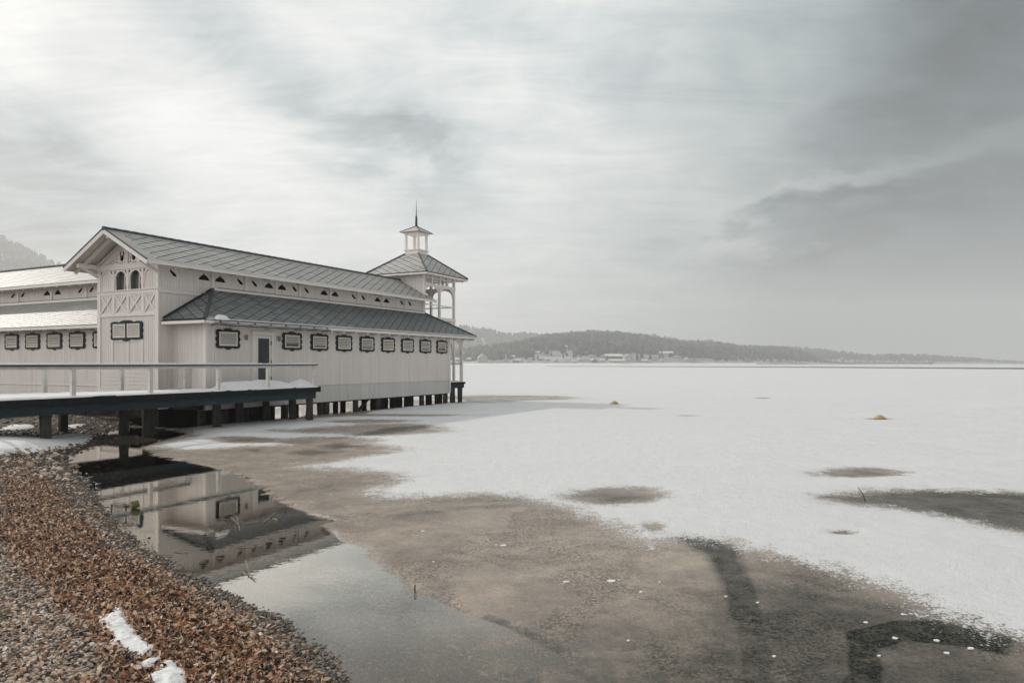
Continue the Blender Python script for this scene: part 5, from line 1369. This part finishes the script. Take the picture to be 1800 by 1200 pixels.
def house(px, py, wpx, hpx, dk, turn, label):
    X, Y, z = shore_point(px, py); w = wpx / 1250 * Y; h = hpx / 1250 * Y; dp = min(w * .8, 14); wh = h * .62
    e = empty('house', (X, Y, z), label, 'house', HG, frame=False); e.rotation_euler = (0, 0, turn)
    hw, hd = w / 2, dp / 2; flat = w > 18; o = Vector((0, 0, 0))
    def add(nm, mb, mat, par=e):
        q = bpy.data.objects.new(nm, mb.mesh(nm, mat)); COL.objects.link(q); q.parent = par; return q
    mb = MB().box(-hw, hw, -hd, hd, -2.5, wh)
    gable_front = (not flat) and turn < .25
    rz = h - wh
    if gable_front:
        for y in (-hd, hd): mb.poly([(-hw, y, wh), (hw, y, wh), (0, y, h - .1)])
    else:
        for x in (-hw, hw): mb.poly([(x, -hd, wh), (x, hd, wh), (x, 0, h - .1)])
    wl = add('wall', mb, housed if dk else housew)
    rb = MB(); ov = .5
    if gable_front:
        rb.slab([(-hw - ov, -hd - ov, wh - .3), (0, -hd - ov, h), (0, hd + ov, h), (-hw - ov, hd + ov, wh - .3)], (-1, 0, 1), .3); rb.slab([(hw + ov, -hd - ov, wh - .3), (hw + ov, hd + ov, wh - .3), (0, hd + ov, h), (0, -hd - ov, h)], (1, 0, 1), .3)
    else:
        rb.slab([(-hw - ov, -hd - ov, wh - .3), (hw + ov, -hd - ov, wh - .3), (hw + ov, 0, h), (-hw - ov, 0, h)], (0, -1, 1), .3); rb.slab([(-hw - ov, hd + ov, wh - .3), (-hw - ov, 0, h), (hw + ov, 0, h), (hw + ov, hd + ov, wh - .3)], (0, 1, 1), .3)
    rf = add('roof', rb, hm_roof)
    add('chimney', MB().box(hw * .3, hw * .3 + .7, .2, .9, wh, h + .8), housed, rf)
    nwin = max(2, int(w / 3)); rows = 2 if wh > 4.2 else 1
    for j in range(rows):
        for i in range(nwin):
            cx = -hw + (i + .5) * 2 * hw / nwin; cz = wh * (j + .5) / rows
            add('window', MB().box(cx - .5, cx + .5, -hd - .06, -hd - .01, cz - .6, cz + .6), housewin)
for q in house_list: house(*q)

# single trees standing free between the houses
TG = 'conifers between the far houses'
rt = random.Random(3)
def conifer_mesh(seed):
    r = random.Random(seed); mb = MB(); n = 9
    for k in range(7):
        zb = .08 + k * .125; zt_ = min(1.0, zb + .26); rad = .20 * (1 - k / 7.4)
        i0 = len(mb.v)
        for j in range(n): a = 2 * math.pi * j / n + k; q = rad * r.uniform(.65, 1.2); mb.v.append(Vector((q * math.cos(a), q * math.sin(a), zb + r.uniform(-.03, .02))))
        mb.v.append(Vector((0, 0, zt_)))
        for j in range(n): mb.f.append([i0 + j, i0 + (j + 1) % n, i0 + n])
    return mb.mesh('crown', treem)
cms = [conifer_mesh(s_) for s_ in range(4)]; tkm = MB().tube([(0, 0, -.1), (0, 0, .3)], [.02, .012], 6).mesh('trunk', trunkm)
for px, py, h, lab in [
        (1128, 631, 24, 'tallest dark conifer right of the bright hall on the far shore'), (1120, 634, 19, 'dark conifer touching the right side of the bright hall'),
        (1143, 632, 16, 'dark conifer between the small bright house and the upper block'), (1158, 621, 22, 'tall conifer behind the left end of the long upper block'),
        (1178, 617, 20, 'tall conifer behind the right half of the long upper block'), (1200, 628, 16, 'conifer right of the long upper block'),
        (1216, 630, 18, 'conifer at the right end of the far village'), (1236, 630, 16, 'conifer standing last at the right, past the village'),
        (925, 632, 20, 'tall dark conifer left of the knoll with houses'), (938, 634, 14, 'shorter conifer between the lakeside row and the knoll'),
        (880, 634, 18, 'dark conifer right of the large gabled house'), (868, 635, 14, 'conifer close beside the large gabled house'),
        (838, 634, 13, 'conifer left of the large gabled house'), (1066, 634, 10, 'small conifer before the long dark block'), (990, 630, 12, 'conifer at the right foot of the knoll'),
        (1012, 628, 12, 'conifer behind the lakeside house right of the knoll'), (898, 621, 20, 'conifer high behind the steep-roofed house')]:
    X, Y, z = shore_point(px, py); hh = h / 1250 * Y
    e = empty('conifer', (X, Y, z), lab, 'tree', TG, frame=False); e.rotation_euler = (0, 0, rt.uniform(0, 6))
    for nm, me in (('crown', rt.choice(cms)), ('trunk', tkm)):
        q = bpy.data.objects.new(nm, me); COL.objects.link(q); q.parent = e; q.scale = (hh, hh, hh)
# snowy strip of bank under the houses
bp = []
for px in np.linspace(770, 1330, 60):
    Y = float(np.interp(px, pxs_, ysh_)); bp.append(((px - 900) / 1250 * Y, Y))
Vb = []; Fb = []
for i, (X, Y) in enumerate(bp):
    g = 3 + 9 * abs(math.sin(i * 1.7)) * (abs(math.sin(i * .63)) > .35); Vb += [(X, Y - 6, .04), (X, Y - 1, .9), (X * (Y + g) / Y, Y + g, 2.4), (X * (Y + g + 3) / Y, Y + g + 3, .5)]
for i in range(len(bp) - 1):
    for j in range(3): Fb.append((i * 4 + j, i * 4 + 4 + j, i * 4 + 5 + j, i * 4 + 1 + j))
o = np_obj('lake_bank', np.array(Vb), np.array(Fb), snowm, smooth=True); meta(o, kind='structure')

# ------------------------------------------------------------------ haze
hz = MB().box(-3800, 3800, -400, 4300, -5, 350)
m = bpy.data.materials.new('haze'); m.use_nodes = True; t = NT(m.node_tree); out = t.n('ShaderNodeOutputMaterial')
pv = t.n('ShaderNodeVolumePrincipled'); pv.inputs['Color'].default_value = (.93, .94, .94, 1); pv.inputs['Density'].default_value = .00044; pv.inputs['Anisotropy'].default_value = .42
t.t.links.new(pv.outputs[0], out.inputs['Volume'])
o = hz.build('haze', m, None, (0, 0, 0), frame=False); meta(o, kind='stuff')
